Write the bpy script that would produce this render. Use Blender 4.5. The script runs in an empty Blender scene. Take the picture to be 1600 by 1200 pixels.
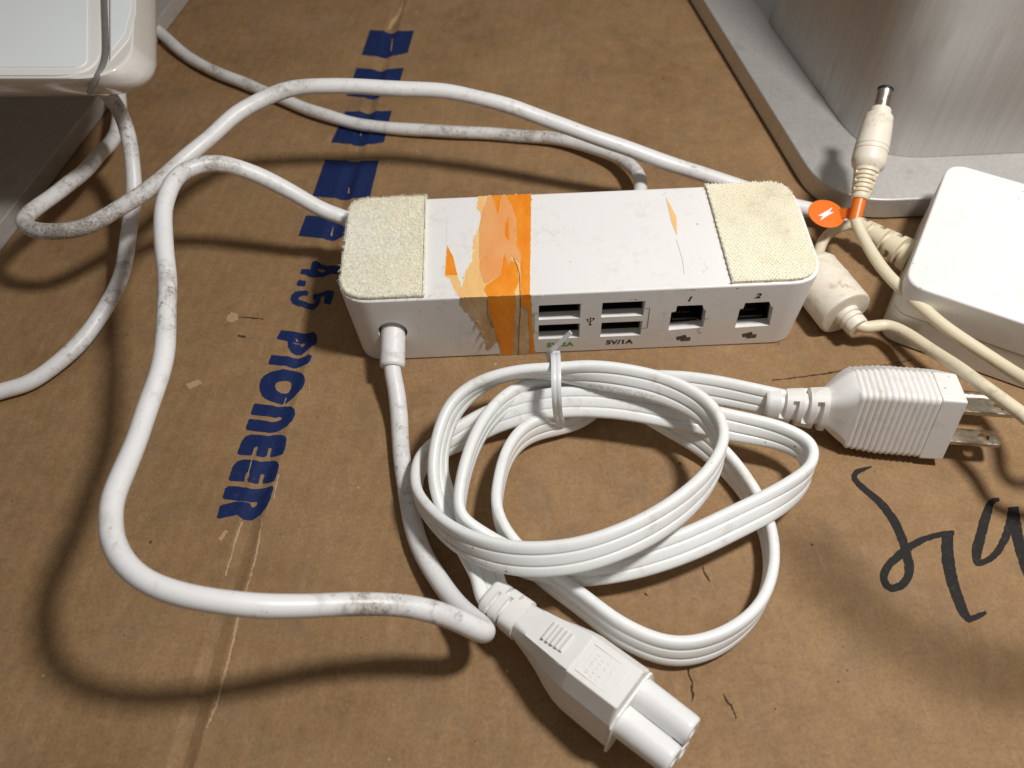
import bpy, bmesh, math, random
import numpy as np
from mathutils import Vector, Matrix
random.seed(7); rng = np.random.RandomState(7)
S = 0.01                       # everything below is written in centimetres
# ------------------------------------------------------------------ camera, world, lamp
scene = bpy.context.scene
H = 23.1685
down = np.array([41., 938., 1294.]); down /= np.linalg.norm(down)
Zc = -down; Yc = np.array([0, 0, 1.]) - Zc[2]*Zc; Yc /= np.linalg.norm(Yc); Xc = np.cross(Yc, Zc)
R = np.array([Xc, Yc, Zc]); FPX = 1294.
CAM = np.array([0, 0, H])
cd = bpy.data.cameras.new("camera"); cam = bpy.data.objects.new("camera", cd)
scene.collection.objects.link(cam); scene.camera = cam
cd.sensor_width = 36; cd.lens = FPX/1600*36; cd.clip_start = .01; cd.clip_end = 20
M = Matrix.Identity(4)
for i in range(3):
    M[i][0] = R[i, 0]; M[i][1] = -R[i, 1]; M[i][2] = -R[i, 2]
M[2][3] = H*S
cam.matrix_world = M
cd.dof.use_dof = True; cd.dof.focus_distance = .262; cd.dof.aperture_fstop = 15
w = bpy.data.worlds.new("World"); scene.world = w; w.use_nodes = True
wn = w.node_tree.nodes; wl = w.node_tree.links
bg = wn['Background']; tc = wn.new('ShaderNodeTexCoord'); sp = wn.new('ShaderNodeSeparateXYZ')
cr = wn.new('ShaderNodeValToRGB')
wl.new(tc.outputs['Generated'], sp.inputs[0])
mp = wn.new('ShaderNodeMapRange'); mp.inputs[1].default_value = -.1; mp.inputs[2].default_value = 1
wl.new(sp.outputs['Z'], mp.inputs[0]); wl.new(mp.outputs[0], cr.inputs[0])
cr.color_ramp.elements[0].color = (.15, .125, .10, 1); cr.color_ramp.elements[1].color = (.95, .90, .85, 1)
wl.new(cr.outputs[0], bg.inputs[0]); bg.inputs[1].default_value = .235
LAMP = np.array([19, 12.2, 42.])
ld = bpy.data.lights.new("desk_lamp", 'POINT'); ld.energy = 7.7; ld.shadow_soft_size = .027  # near desk lamp, its place worked out from the cast shadows
ld.color = (1, .985, .965)
lo = bpy.data.objects.new("desk_lamp", ld); scene.collection.objects.link(lo); lo.location = LAMP*S
scene.view_settings.view_transform = 'Standard'; scene.view_settings.look = 'None'
scene.view_settings.exposure = 0; scene.view_settings.gamma = 1

# ------------------------------------------------------------------ measuring
def at(u, v, z=0.):
    """the real point of height z that the photograph shows at (u, v)"""
    r = R @ np.array([(u-800)/FPX, (v-600)/FPX, 1.]); return CAM + (z-H)/r[2]*r
def on_y(u, v, y):
    r = R @ np.array([(u-800)/FPX, (v-600)/FPX, 1.]); return CAM + y/r[1]*r
def unit(a): a = np.asarray(a, float); return a/np.linalg.norm(a)

# ------------------------------------------------------------------ helpers
def link(o, parent=None):
    scene.collection.objects.link(o)
    if parent is not None: o.parent = parent
    return o
def weighted(o):
    m = o.modifiers.new('even_normals', 'WEIGHTED_NORMAL'); m.keep_sharp = True; m.weight = 100
def mesh(name, V, F, mat, parent=None, smooth=False, sharp=None, kind=None):
    me = bpy.data.meshes.new(name)
    me.from_pydata([tuple(S*float(c) for c in v) for v in V], [], [tuple(int(i) for i in f) for f in F]); me.update()
    if mat: me.materials.append(mat)
    if smooth or sharp:
        me.shade_smooth()
        if sharp: me.set_sharp_from_angle(angle=math.radians(sharp))
    o = bpy.data.objects.new(name, me)
    if kind: o['kind'] = kind
    if sharp and any(len(p.vertices) > 8 for p in me.polygons): weighted(o)
    return link(o, parent)
def thing(name, label, cat, group=None):
    o = bpy.data.objects.new(name, None); o['label'] = label; o['category'] = cat
    o.empty_display_size = .01
    if group: o['group'] = group
    return link(o)
class MB:
    def __init__(s): s.V = []; s.F = []
    def add(s, V, F):
        n = len(s.V); s.V += [tuple(v) for v in V]; s.F += [tuple(i+n for i in f) for f in F]; return s
    def box(s, c, h, rot=None):
        c = np.array(c, float); V = []
        for sx in (-1, 1):
            for sy in (-1, 1):
                for sz in (-1, 1):
                    p = np.array([sx*h[0], sy*h[1], sz*h[2]])
                    if rot is not None: p = rot @ p
                    V.append(c+p)
        return s.add(V, [(0,1,3,2),(4,6,7,5),(0,4,5,1),(2,3,7,6),(0,2,6,4),(1,5,7,3)])
    def build(s, name, mat, parent=None, **k): return mesh(name, s.V, s.F, mat, parent, **k)
def catmull(P, step=.12):
    P = np.asarray(P, float); n = len(P)
    Q = np.vstack([2*P[0]-P[1], P, 2*P[-1]-P[-2]]); out = []
    for i in range(1, n):
        p0, p1, p2, p3 = Q[i-1], Q[i], Q[i+1], Q[i+2]
        d = lambda a, b: max(np.linalg.norm((a-b)[:3]), 1e-6)**.5
        t0 = 0; t1 = t0+d(p0, p1); t2 = t1+d(p1, p2); t3 = t2+d(p2, p3)
        k = max(2, int(np.linalg.norm((p2-p1)[:3])/step))
        for j in range(k):
            t = t1+(t2-t1)*j/k
            A1 = (t1-t)/(t1-t0)*p0+(t-t0)/(t1-t0)*p1; A2 = (t2-t)/(t2-t1)*p1+(t-t1)/(t2-t1)*p2; A3 = (t3-t)/(t3-t2)*p2+(t-t2)/(t3-t2)*p3
            B1 = (t2-t)/(t2-t0)*A1+(t-t0)/(t2-t0)*A2; B2 = (t3-t)/(t3-t1)*A2+(t-t1)/(t3-t1)*A3
            out.append((t2-t)/(t2-t1)*B1+(t-t1)/(t2-t1)*B2)
    out.append(P[-1]); return np.array(out)
def soften(P, k=3, cols=slice(None)):
    P = P.copy()
    for _ in range(k):
        Q = P.copy(); Q[1:-1] = (P[:-2]+2*P[1:-1]+P[2:])/4; P[:, cols] = Q[:, cols]
    return P
def sweep(P, ups, prof, caps=True):
    """sweep a closed profile (a, b): a along the side vector, b along up"""
    P = np.asarray(P)[:, :3]; T = np.gradient(P, axis=0); T /= np.linalg.norm(T, axis=1)[:, None]
    U = ups - (ups*T).sum(1)[:, None]*T; U /= np.linalg.norm(U, axis=1)[:, None]
    Sd = np.cross(T, U); n = len(P)
    prof = np.asarray(prof); vary = prof.ndim == 3
    m = prof.shape[-2]; V = []
    for i in range(n):
        pr = prof[i] if vary else prof
        V += list(P[i]+pr[:, :1]*Sd[i]+pr[:, 1:2]*U[i])
    F = []
    for i in range(n-1):
        for j in range(m):
            k = (j+1) % m; F.append((i*m+j, i*m+k, (i+1)*m+k, (i+1)*m+j))
    if caps: F.append(tuple(range(m))[::-1]); F.append(tuple((n-1)*m+j for j in range(m)))
    return V, F
def circle(r, n=20): return np.array([(r*math.cos(2*math.pi*i/n), r*math.sin(2*math.pi*i/n)) for i in range(n)])
def transport(P):
    T = np.gradient(P[:, :3], axis=0); T /= np.linalg.norm(T, axis=1)[:, None]
    u = np.array([0, 0, 1.]);
    if abs(T[0] @ u) > .9: u = np.array([0, 1., 0])
    out = []
    for t in T:
        u = u-(u @ t)*t; u /= np.linalg.norm(u); out.append(u.copy())
    return np.array(out)
def tube(name, P, r, mat, parent=None, n=22, sm=6):
    """round cord; r is a number or a column of P"""
    P = soften(catmull(P), sm); k = len(P); t = np.arange(k)*.12; ph = rng.uniform(0, 6, 9)
    env = np.clip(np.minimum(t, t[-1]-t)/2, 0, 1)
    for c, (a, f) in enumerate([(.030, .9), (.026, .7), (.02, 1.1)]): P[:, c] += env*(a*np.sin(f*t+ph[c])+a*.5*np.sin(2.3*f*t+ph[c+3]))
    rad = r*(1+.018*np.sin(1.3*t+ph[6])+.012*np.sin(3.1*t+ph[7])); C_ = circle(1, n)
    return mesh(name, *sweep(P, transport(P), np.array([C_*q for q in rad])), mat, parent, smooth=True, sharp=50), P
def lathe(P0, axis, prof, n=32):
    """prof: (distance along axis, radius)"""
    axis = unit(axis); u = np.cross(axis, [0, 0, 1.]);
    if np.linalg.norm(u) < .1: u = np.cross(axis, [1., 0, 0])
    u = unit(u); v = np.cross(axis, u); V = []; F = []; m = len(prof)
    for a, r in prof:
        for j in range(n):
            t = 2*math.pi*j/n; V.append(np.array(P0)+axis*a+r*(math.cos(t)*u+math.sin(t)*v))
    for i in range(m-1):
        for j in range(n):
            k = (j+1) % n; F.append((i*n+j, (i+1)*n+j, (i+1)*n+k, i*n+k))
    F.append(tuple(range(n))); F.append(tuple((m-1)*n+j for j in range(n))[::-1])
    return V, F
def rounded(pts, rad, k=5):
    pts = [np.array(p, float) for p in pts]; n = len(pts); out = []
    if not hasattr(rad, '__len__'): rad = [rad]*n
    for i in range(n):
        p, a, b = pts[i], unit(pts[i-1]-pts[i]), unit(pts[(i+1) % n]-pts[i])
        ang = math.acos(max(-1, min(1, a @ b))); r = rad[i]; d = r/math.tan(ang/2)
        lim = .49*min(np.linalg.norm(pts[i-1]-p), np.linalg.norm(pts[(i+1) % n]-p))
        if d > lim: d = lim
        p1, p2 = p+a*d, p+b*d
        for j in range(k+1):
            t = j/k; out.append((1-t)**2*p1+2*t*(1-t)*p+t*t*p2) if d > 0 else out.append(p)
    return np.array(out)
def prism(outline, z0, z1, bev=.05, steps=3, draft=0.):
    """solid of an outline (CCW) from z0 to z1 with rounded top and bottom edges"""
    o = np.asarray(outline, float); n = len(o)
    nx = np.roll(o, -1, 0)-np.roll(o, 1, 0); N = np.stack([nx[:, 1], -nx[:, 0]], 1); ln = np.linalg.norm(N, axis=1)[:, None]; N = N/np.maximum(ln, 1e-9)
    rings = []
    for j in range(steps+1):
        t = math.pi/2*j/steps; rings.append((z0+bev*(1-math.sin(t)), bev*(1-math.cos(math.pi/2-t)) if False else bev*(1-math.sin(t)) if False else bev*(1-math.cos(t))))
    rings = [(z0+bev*(1-math.cos(math.pi/2*j/steps)), bev*(1-math.sin(math.pi/2*j/steps))) for j in range(steps+1)]
    rings += [(z1-bev*(1-math.cos(math.pi/2*(steps-j)/steps)), bev*(1-math.sin(math.pi/2*(steps-j)/steps))) for j in range(steps+1)]
    V = []
    for z, ins in rings:
        q = o-N*(ins+draft*(z1-z) if draft else ins)
        V += [(a, b, z) for a, b in q]
    F = []
    m = len(rings)
    for i in range(m-1):
        for j in range(n):
            k = (j+1) % n; F.append((i*n+j, i*n+k, (i+1)*n+k, (i+1)*n+j))
    F.append(tuple(range(n))[::-1]); F.append(tuple((m-1)*n+j for j in range(n)))
    return V, F
def place(V, o, ex, ey, ez):
    o, ex, ey, ez = map(np.asarray, (o, ex, ey, ez)); return [o+v[0]*ex+v[1]*ey+v[2]*ez for v in V]
def loft(sections, caps=True):
    n = len(sections[0]); V = [p for s in sections for p in s]; F = []
    for i in range(len(sections)-1):
        for j in range(n):
            k = (j+1) % n; F.append((i*n+j, i*n+k, (i+1)*n+k, (i+1)*n+j))
    if caps: F.append(tuple(range(n))[::-1]); F.append(tuple((len(sections)-1)*n+j for j in range(n)))
    return V, F
def boolean(o, cutters):
    for c in cutters:
        m = o.modifiers.new('b', 'BOOLEAN'); m.operation = 'DIFFERENCE'; m.solver = 'EXACT'; m.object = c
    dg = bpy.context.evaluated_depsgraph_get(); dg.update()
    me = bpy.data.meshes.new_from_object(o.evaluated_get(dg)); o.modifiers.clear()
    old = o.data; o.data = me
    for c in cutters: bpy.data.objects.remove(c)
    return o
def fill2d(loops):
    """triangles of a flat shape with holes (closed loops of 2-D points)"""
    cu = bpy.data.curves.new('f', 'CURVE'); cu.dimensions = '2D'; cu.fill_mode = 'BOTH'
    for L in loops:
        s = cu.splines.new('POLY'); s.points.add(len(L)-1); s.use_cyclic_u = True
        for i, p in enumerate(L): s.points[i].co = (float(p[0]), float(p[1]), 0, 1)
    o = bpy.data.objects.new('f', cu); scene.collection.objects.link(o)
    dg = bpy.context.evaluated_depsgraph_get(); me = bpy.data.meshes.new_from_object(o.evaluated_get(dg))
    bpy.data.objects.remove(o); bpy.data.curves.remove(cu)
    V = [tuple(v.co) for v in me.vertices]; F = [tuple(p.vertices) for p in me.polygons]; bpy.data.meshes.remove(me)
    return V, F
def text2d(txt, size, bold=0., sx=1., shear=0.):
    cu = bpy.data.curves.new('t', 'FONT'); cu.body = txt; cu.size = size; cu.align_x = 'CENTER'; cu.align_y = 'CENTER'
    cu.offset = bold; cu.shear = shear; cu.resolution_u = 3
    o = bpy.data.objects.new('t', cu); scene.collection.objects.link(o)
    dg = bpy.context.evaluated_depsgraph_get(); me = bpy.data.meshes.new_from_object(o.evaluated_get(dg))
    bpy.data.objects.remove(o); bpy.data.curves.remove(cu)
    V = [(v.co[0]*sx, v.co[1]) for v in me.vertices]; F = [tuple(p.vertices) for p in me.polygons]; bpy.data.meshes.remove(me)
    return V, F

# ------------------------------------------------------------------ materials
def nodes(name):
    m = bpy.data.materials.new(name); m.use_nodes = True; nt = m.node_tree
    return m, nt, nt.nodes['Principled BSDF']
def N(nt, t, **k):
    n = nt.nodes.new('ShaderNode'+t)
    for a, b in k.items():
        if a.startswith('i_'): n.inputs[a[2:].replace('_', ' ')].default_value = b
        else: setattr(n, a, b)
    return n
def noise(nt, scale, detail=4, rough=.6, stretch=None, off=0.):
    tc = N(nt, 'TexCoord'); mp = N(nt, 'Mapping'); mp.inputs['Location'].default_value = (off, off*1.7, off*.6)
    if stretch: mp.inputs['Scale'].default_value = stretch
    nt.links.new(tc.outputs['Object'], mp.inputs[0])
    n = N(nt, 'TexNoise'); n.inputs['Scale'].default_value = scale; n.inputs['Detail'].default_value = detail; n.inputs['Roughness'].default_value = rough
    nt.links.new(mp.outputs[0], n.inputs['Vector']); return n
def ramp(nt, src, a, b, ca=(0, 0, 0, 1), cb=(1, 1, 1, 1)):
    r = N(nt, 'ValToRGB'); r.color_ramp.elements[0].position = a; r.color_ramp.elements[1].position = b
    r.color_ramp.elements[0].color = ca; r.color_ramp.elements[1].color = cb; nt.links.new(src, r.inputs[0]); return r
def mix(nt, fac, a, b, mode='MIX'):
    m = N(nt, 'Mix', data_type='RGBA', blend_type=mode)
    for s, v in ((m.inputs[0], fac), (m.inputs[6], a), (m.inputs[7], b)):
        if hasattr(v, 'is_linked') or hasattr(v, 'links'): nt.links.new(v, s)
        else: s.default_value = v if not isinstance(v, tuple) or len(v) == 4 else (*v, 1)
    return m.outputs[2]
def bump(nt, src, bs, strength=.2, dist=.0005, prev=None):
    b = N(nt, 'Bump'); b.inputs['Strength'].default_value = strength; b.inputs['Distance'].default_value = dist
    nt.links.new(src, b.inputs['Height'])
    if prev is not None: nt.links.new(prev, b.inputs['Normal'])
    nt.links.new(b.outputs[0], bs.inputs['Normal']); return b.outputs[0]
def mul(nt, a, b):
    m = N(nt, 'Math', operation='MULTIPLY')
    for s, v in ((m.inputs[0], a), (m.inputs[1], b)):
        if hasattr(v, 'links'): nt.links.new(v, s)
        else: s.default_value = v
    return m.outputs[0]
def plastic(name, col, rough=.35, dirt=.5, dcol=(.22, .17, .12), yellow=None, speck=.5, sss=.0, off=0., streak=None, bumpy=.06):
    m, nt, bs = nodes(name)
    n1 = noise(nt, 75, 5, .65, streak, off); n2 = noise(nt, 260, 4, .7, None, off+3); n3 = noise(nt, 14, 3, .5, None, off+1)
    patch = ramp(nt, n1.outputs[0], .50, .66); fine = ramp(nt, n2.outputs[0], .47, .62)
    c = mix(nt, ramp(nt, n3.outputs[0], .35, .7).outputs[0], (*col, 1), (*(yellow or [x*.93 for x in col]), 1))
    c = mix(nt, mul(nt, mul(nt, patch.outputs[0], fine.outputs[0]), dirt), c, (*dcol, 1))
    v = N(nt, 'TexVoronoi'); v.inputs['Scale'].default_value = 230
    tcn = N(nt, 'TexCoord'); nt.links.new(tcn.outputs['Object'], v.inputs['Vector'])
    dots = ramp(nt, v.outputs['Distance'], .05, .11, (1, 1, 1, 1), (0, 0, 0, 1)); gate = ramp(nt, noise(nt, 60, 2, .5, None, off+9).outputs[0], .6, .64)
    c = mix(nt, mul(nt, mul(nt, dots.outputs[0], gate.outputs[0]), speck), c, (.07, .05, .035, 1))
    nt.links.new(c, bs.inputs['Base Color'])
    rr = ramp(nt, n1.outputs[0], .3, .8, (rough*.8,)*3+(1,), (min(1, rough*1.6),)*3+(1,)); nt.links.new(rr.outputs[0], bs.inputs['Roughness'])
    if sss: bs.inputs['Subsurface Weight'].default_value = sss; bs.inputs['Subsurface Radius'].default_value = (1, .9, .8); bs.inputs['Subsurface Scale'].default_value = .0012
    bump(nt, n2.outputs[0], bs, bumpy, .0003)
    return m
def simple(name, col, rough=.5, metal=0., alpha=None, var=.15, scale=300):
    m, nt, bs = nodes(name); n = noise(nt, scale, 3)
    nt.links.new(mix(nt, n.outputs[0], (*[c*(1-var) for c in col], 1), (*[min(1, c*(1+var)) for c in col], 1)), bs.inputs['Base Color'])
    bs.inputs['Roughness'].default_value = rough; bs.inputs['Metallic'].default_value = metal
    return m
M_hub = plastic('hub_plastic', (.81, .79, .77), .42, .2, (.3, .26, .2), off=2, speck=.6)
M_cable = plastic('cable_plastic', (.80, .79, .785), .36, .35, (.16, .12, .09), off=5, speck=.7)
M_cable2 = plastic('grimy_cable_plastic', (.78, .765, .75), .36, .5, (.22, .17, .12), off=11, speck=.7)
M_cord = plastic('cord_plastic', (.83, .84, .83), .3, .35, (.35, .27, .19), off=17, speck=.8, yellow=(.80, .80, .77))
M_plug = plastic('plug_plastic', (.78, .76, .73), .45, .5, (.5, .38, .24), off=23, speck=.6)
M_conn = plastic('connector_plastic', (.80, .79, .76), .42, .25, (.5, .4, .3), off=29, speck=.3)
M_yel = plastic('yellowed_plastic', (.74, .66, .49), .42, .55, (.36, .27, .17), off=31, speck=.4, yellow=(.68, .59, .41))
M_yel2 = plastic('pale_yellowed_plastic', (.77, .71, .60), .4, .8, (.4, .3, .2), off=37, speck=.5, yellow=(.71, .62, .47))
M_brick = plastic('adapter_plastic', (.80, .785, .765), .4, .16, (.3, .24, .17), off=41, speck=.5)
M_black = simple('black_plastic', (.012, .012, .012), .45)
M_dark = simple('socket_metal', (.05, .05, .048), .4, .6)
M_ink = simple('printed_black', (.03, .03, .03), .6)
M_green = simple('printed_green', (.10, .36, .07), .6)
M_gold = simple('gold_contact', (.35, .27, .12), .45, 1.)
def steel():
    m, nt, bs = nodes('plated_steel'); n = noise(nt, 500, 3, .6, None, 2)
    nt.links.new(ramp(nt, n.outputs[0], .35, .7, (.56, .50, .41, 1), (.64, .58, .48, 1)).outputs[0], bs.inputs['Base Color'])
    bs.inputs['Metallic'].default_value = 1; nt.links.new(ramp(nt, n.outputs[0], .3, .7, (.22,)*3+(1,), (.42,)*3+(1,)).outputs[0], bs.inputs['Roughness'])
    bump(nt, n.outputs[0], bs, .05, .0003); return m
M_steel = steel()
def aluminium(name, col, rough, streak, strength=.25, scale=120):
    m, nt, bs = nodes(name); n = noise(nt, scale, 6, .7, streak, 3); n2 = noise(nt, 22, 4, .6, None, 8); n3 = noise(nt, 60, 4, .6, (1, 1, .35), 12)
    c = mix(nt, n.outputs[0], (*[x*.72 for x in col], 1), (*[min(1, x*1.22) for x in col], 1))
    c = mix(nt, mul(nt, ramp(nt, n3.outputs[0], .58, .78).outputs[0], .35), c, (.25, .2, .15, 1))
    nt.links.new(c, bs.inputs['Base Color']); bs.inputs['Metallic'].default_value = .6
    nt.links.new(ramp(nt, n2.outputs[0], .3, .7, (rough*.85,)*3+(1,), (rough*1.2,)*3+(1,)).outputs[0], bs.inputs['Roughness'])
    bump(nt, n.outputs[0], bs, strength, .0002); return m
M_alu = aluminium('blasted_aluminium', (.62, .60, .57), .5, (1, 1, 1), .1, 500)
M_brush = aluminium('brushed_aluminium', (.53, .52, .505), .46, (1, 1, .02), .3, 520)
M_darkalu = aluminium('polished_dark_aluminium', (.50, .475, .44), .36, (1, 1, 1), .05, 300)
M_darkalu.node_tree.nodes['Principled BSDF'].inputs['Metallic'].default_value = .3
def gloss(name, col, rough=.12, coat=.6):
    m, nt, bs = nodes(name); n = noise(nt, 40, 4)
    nt.links.new(mix(nt, n.outputs[0], (*[x*.95 for x in col], 1), (*col, 1)), bs.inputs['Base Color'])
    bs.inputs['Roughness'].default_value = rough; bs.inputs['Coat Weight'].default_value = coat; bs.inputs['Coat Roughness'].default_value = .06
    return m
M_shell = gloss('glossy_white_shell', (.72, .69, .65)); M_panel = gloss('pale_panel', (.80, .84, .85), .3, .2); M_rim = gloss('white_rim', (.80, .78, .74), .3, .2)
M_rubber = simple('grey_rubber', (.16, .145, .13), .55)
def cardboard():
    m, nt, bs = nodes('kraft_cardboard')
    tc = N(nt, 'TexCoord')
    n1 = noise(nt, 22, 5, .6); n2 = noise(nt, 130, 6, .75, None, 4); n3 = noise(nt, 900, 4, .7, None, 2); n4 = noise(nt, 350, 3, .6, (1, .18, 1), 6)
    c = mix(nt, ramp(nt, n1.outputs[0], .3, .72).outputs[0], (.205, .112, .044, 1), (.330, .195, .090, 1))
    c = mix(nt, mul(nt, ramp(nt, n2.outputs[0], .35, .7).outputs[0], .55), c, (.40, .25, .122, 1))
    c = mix(nt, mul(nt, ramp(nt, n3.outputs[0], .40, .66).outputs[0], .42), c, (.15, .085, .038, 1))
    n9 = noise(nt, 2100, 3, .7, None, 31)
    c = mix(nt, mul(nt, ramp(nt, n9.outputs[0], .50, .70).outputs[0], .2), c, (.42, .28, .15, 1))
    c = mix(nt, mul(nt, ramp(nt, n4.outputs[0], .58, .72).outputs[0], .16), c, (.44, .31, .19, 1))
    n7 = noise(nt, 450, 3, .6, (.15, 1, 1), 16)
    c = mix(nt, mul(nt, ramp(nt, n7.outputs[0], .6, .74).outputs[0], .25), c, (.17, .105, .06, 1))
    n5 = noise(nt, 55, 5, .65, None, 9)       # grey smudges
    c = mix(nt, mul(nt, ramp(nt, n5.outputs[0], .52, .76).outputs[0], .38), c, (.15, .115, .085, 1))
    v = N(nt, 'TexVoronoi'); v.inputs['Scale'].default_value = 95; nt.links.new(tc.outputs['Object'], v.inputs['Vector'])
    gate = ramp(nt, noise(nt, 120, 2, .5, None, 20).outputs[0], .56, .60)
    c = mix(nt, mul(nt, mul(nt, ramp(nt, v.outputs['Distance'], .035, .07, (1, 1, 1, 1), (0, 0, 0, 1)).outputs[0], gate.outputs[0]), .85), c, (.045, .03, .02, 1))
    v2 = N(nt, 'TexVoronoi'); v2.inputs['Scale'].default_value = 160; nt.links.new(tc.outputs['Object'], v2.inputs['Vector'])
    gate2 = ramp(nt, noise(nt, 90, 2, .5, None, 33).outputs[0], .62, .66)
    c = mix(nt, mul(nt, mul(nt, ramp(nt, v2.outputs['Distance'], .04, .09, (1, 1, 1, 1), (0, 0, 0, 1)).outputs[0], gate2.outputs[0]), .8), c, (.62, .48, .32, 1))
    nt.links.new(c, bs.inputs['Base Color']); bs.inputs['Roughness'].default_value = .72
    bs.inputs['Specular IOR Level'].default_value = .35
    b = bump(nt, n3.outputs[0], bs, .5, .0003); n6 = noise(nt, 30, 3, .5, None, 14)
    b = bump(nt, n6.outputs[0], bs, .35, .0025, b)
    n8 = noise(nt, 160, 2, .5, (1, .06, 1), 19); b = bump(nt, n8.outputs[0], bs, .10, .0004, b)
    mpw = N(nt, 'Mapping'); mpw.inputs['Rotation'].default_value = (0, 0, .19); nt.links.new(tc.outputs['Object'], mpw.inputs[0])   # faint fluting
    wv = N(nt, 'TexWave'); wv.bands_direction = 'X'; wv.inputs['Scale'].default_value = 62; wv.inputs['Distortion'].default_value = .6; wv.inputs['Detail'].default_value = 2
    nt.links.new(mpw.outputs[0], wv.inputs['Vector']); bump(nt, wv.outputs['Fac'], bs, .17, .0004, b)
    return m
M_card = cardboard()
def inkmat(name, col, wear, rough=.55):
    m, nt, bs = nodes(name); n = noise(nt, 500, 4, .7, None, 5); n2 = noise(nt, 60, 4, .6, None, 3)
    c = mix(nt, mul(nt, ramp(nt, n.outputs[0], .55, .75).outputs[0], wear), (*col, 1), (.24, .17, .11, 1))
    c = mix(nt, mul(nt, n2.outputs[0], .3), c, (*[x*1.6 for x in col], 1))
    nt.links.new(c, bs.inputs['Base Color']); bs.inputs['Roughness'].default_value = rough; bs.inputs['Specular IOR Level'].default_value = .2
    bump(nt, n.outputs[0], bs, .3, .0002); return m
M_blue = inkmat('blue_box_ink', (.007, .018, .078), .16, .7)
M_mark = inkmat('marker_ink', (.020, .018, .017), .2, .8)
M_scr = inkmat('dark_tear', (.055, .030, .016), .5, .8)
M_fleck = simple('torn_paper_fibre', (.42, .28, .155), .8)
def tapemat(name, col, rough=.35, alt=None):
    m, nt, bs = nodes(name); n = noise(nt, 130, 6, .75, (1, .35, .35), 7); n2 = noise(nt, 350, 4, .7, (1, .5, .5), 2)
    c = mix(nt, ramp(nt, n.outputs[0], .4, .62).outputs[0], (*col, 1), (*(alt or [min(1, x*1.12) for x in col]), 1))
    c = mix(nt, mul(nt, ramp(nt, n2.outputs[0], .56, .72).outputs[0], .35), c, (*[x*.72 for x in col], 1))
    nt.links.new(c, bs.inputs['Base Color']); bs.inputs['Roughness'].default_value = rough
    bump(nt, n2.outputs[0], bs, .4, .0004); return m
M_tape = tapemat('orange_tape', (.82, .225, .008), .3, (.87, .31, .03))
M_tapel = tapemat('pale_torn_tape', (.82, .46, .15), .6, (.84, .56, .25))
M_tapes = tapemat('salmon_tape', (.80, .33, .10), .4, (.80, .39, .15))
M_tapeb = tapemat('torn_tape_paper', (.44, .27, .12), .75, (.66, .48, .28))
M_orange = simple('orange_label', (.78, .17, .015), .35, var=.06); M_whitei = simple('white_print', (.8, .8, .8), .5)
def velcro(name, col, alt, sc):
    m, nt, bs = nodes(name); n = noise(nt, 60, 5, .7, None, 2); n2 = noise(nt, 900, 4, .8, None, 4); n3 = noise(nt, 25, 3, .5, None, 8)
    c = mix(nt, ramp(nt, n3.outputs[0], .35, .65).outputs[0], (*col, 1), (*alt, 1))
    c = mix(nt, mul(nt, mul(nt, ramp(nt, n.outputs[0], .52, .75).outputs[0], ramp(nt, n2.outputs[0], .4, .65).outputs[0]), .7), c, (.33, .27, .15, 1))
    nt.links.new(c, bs.inputs['Base Color']); bs.inputs['Roughness'].default_value = .6
    bs.inputs['Sheen Weight'].default_value = .3
    bump(nt, n2.outputs[0], bs, .8, .0006); return m
M_loop = velcro('fuzzy_loop_pad', (.94, .86, .60), (.94, .90, .78), 1); M_hook = velcro('woven_hook_pad', (.88, .81, .58), (.76, .66, .42), 1)
M_tie = nodes('nylon_tie')
M_tie, _nt, _b = M_tie; _b.inputs['Base Color'].default_value = (.82, .83, .84, 1); _b.inputs['Roughness'].default_value = .3
_b.inputs['Transmission Weight'].default_value = .12; _b.inputs['IOR'].default_value = 1.4
bump(_nt, noise(_nt, 200, 3).outputs[0], _b, .08, .0003)

# ------------------------------------------------------------------ the cardboard with its crease
ca, cb = at(625, 0), at(282, 1200)
cdir = unit((cb-ca)[:2]); cper = np.array([-cdir[1], cdir[0]])     # u across the crease, v along it
if cper[0] < 0: cper = -cper
def uv(p): d = np.asarray(p)[..., :2]-ca[:2]; return d @ cper, d @ cdir
def xy(u, v): return ca[0]+u*cper[0]+v*cdir[0], ca[1]+u*cper[1]+v*cdir[1]
ck_u = [-2., -.55, -.42, -.34, -.24, -.08, .02, .14, .26, .34, .42, .55, 2.]
ck_z = [0, .012, .03, .015, -.03, -.062, -.075, -.05, -.01, .03, .045, .012, 0]
us = sorted(set([round(x, 3) for x in np.arange(-52, 60, 1.)]+ck_u)); vs = list(np.arange(-40, 70, .5))
def hgt(u, v):
    z = np.interp(u, ck_u, ck_z)*(1+.25*math.sin(v*.9)+.15*math.sin(v*2.7+1))
    if abs(u) < .6: z += .012*math.sin(v*1.7+u*6)
    return z+.02*math.sin(u*.31+1)*math.sin(v*.23+.5)
V = []; F = []; nv = len(vs)
for i, u in enumerate(us):
    for j, v in enumerate(vs):
        x, y = xy(u, v); V.append((x, y, hgt(u, v)-.02))
for i in range(len(us)-1):
    for j in range(nv-1): F.append((i*nv+j, (i+1)*nv+j, (i+1)*nv+j+1, i*nv+j+1))
rim = [i*nv for i in range(len(us))]+[(len(us)-1)*nv+j for j in range(1, nv)]+[i*nv+nv-1 for i in range(len(us)-2, -1, -1)]+[j for j in range(nv-2, 0, -1)]
n0 = len(V)
for r in rim: V.append((V[r][0], V[r][1], -.5))
for k in range(len(rim)):
    l = (k+1) % len(rim); F.append((rim[k], n0+k, n0+l, rim[l]))
F.append(tuple(range(n0, n0+len(rim))))
card = mesh('cardboard_floor', V, F, M_card, smooth=True, sharp=60); card['kind'] = 'structure'
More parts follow.
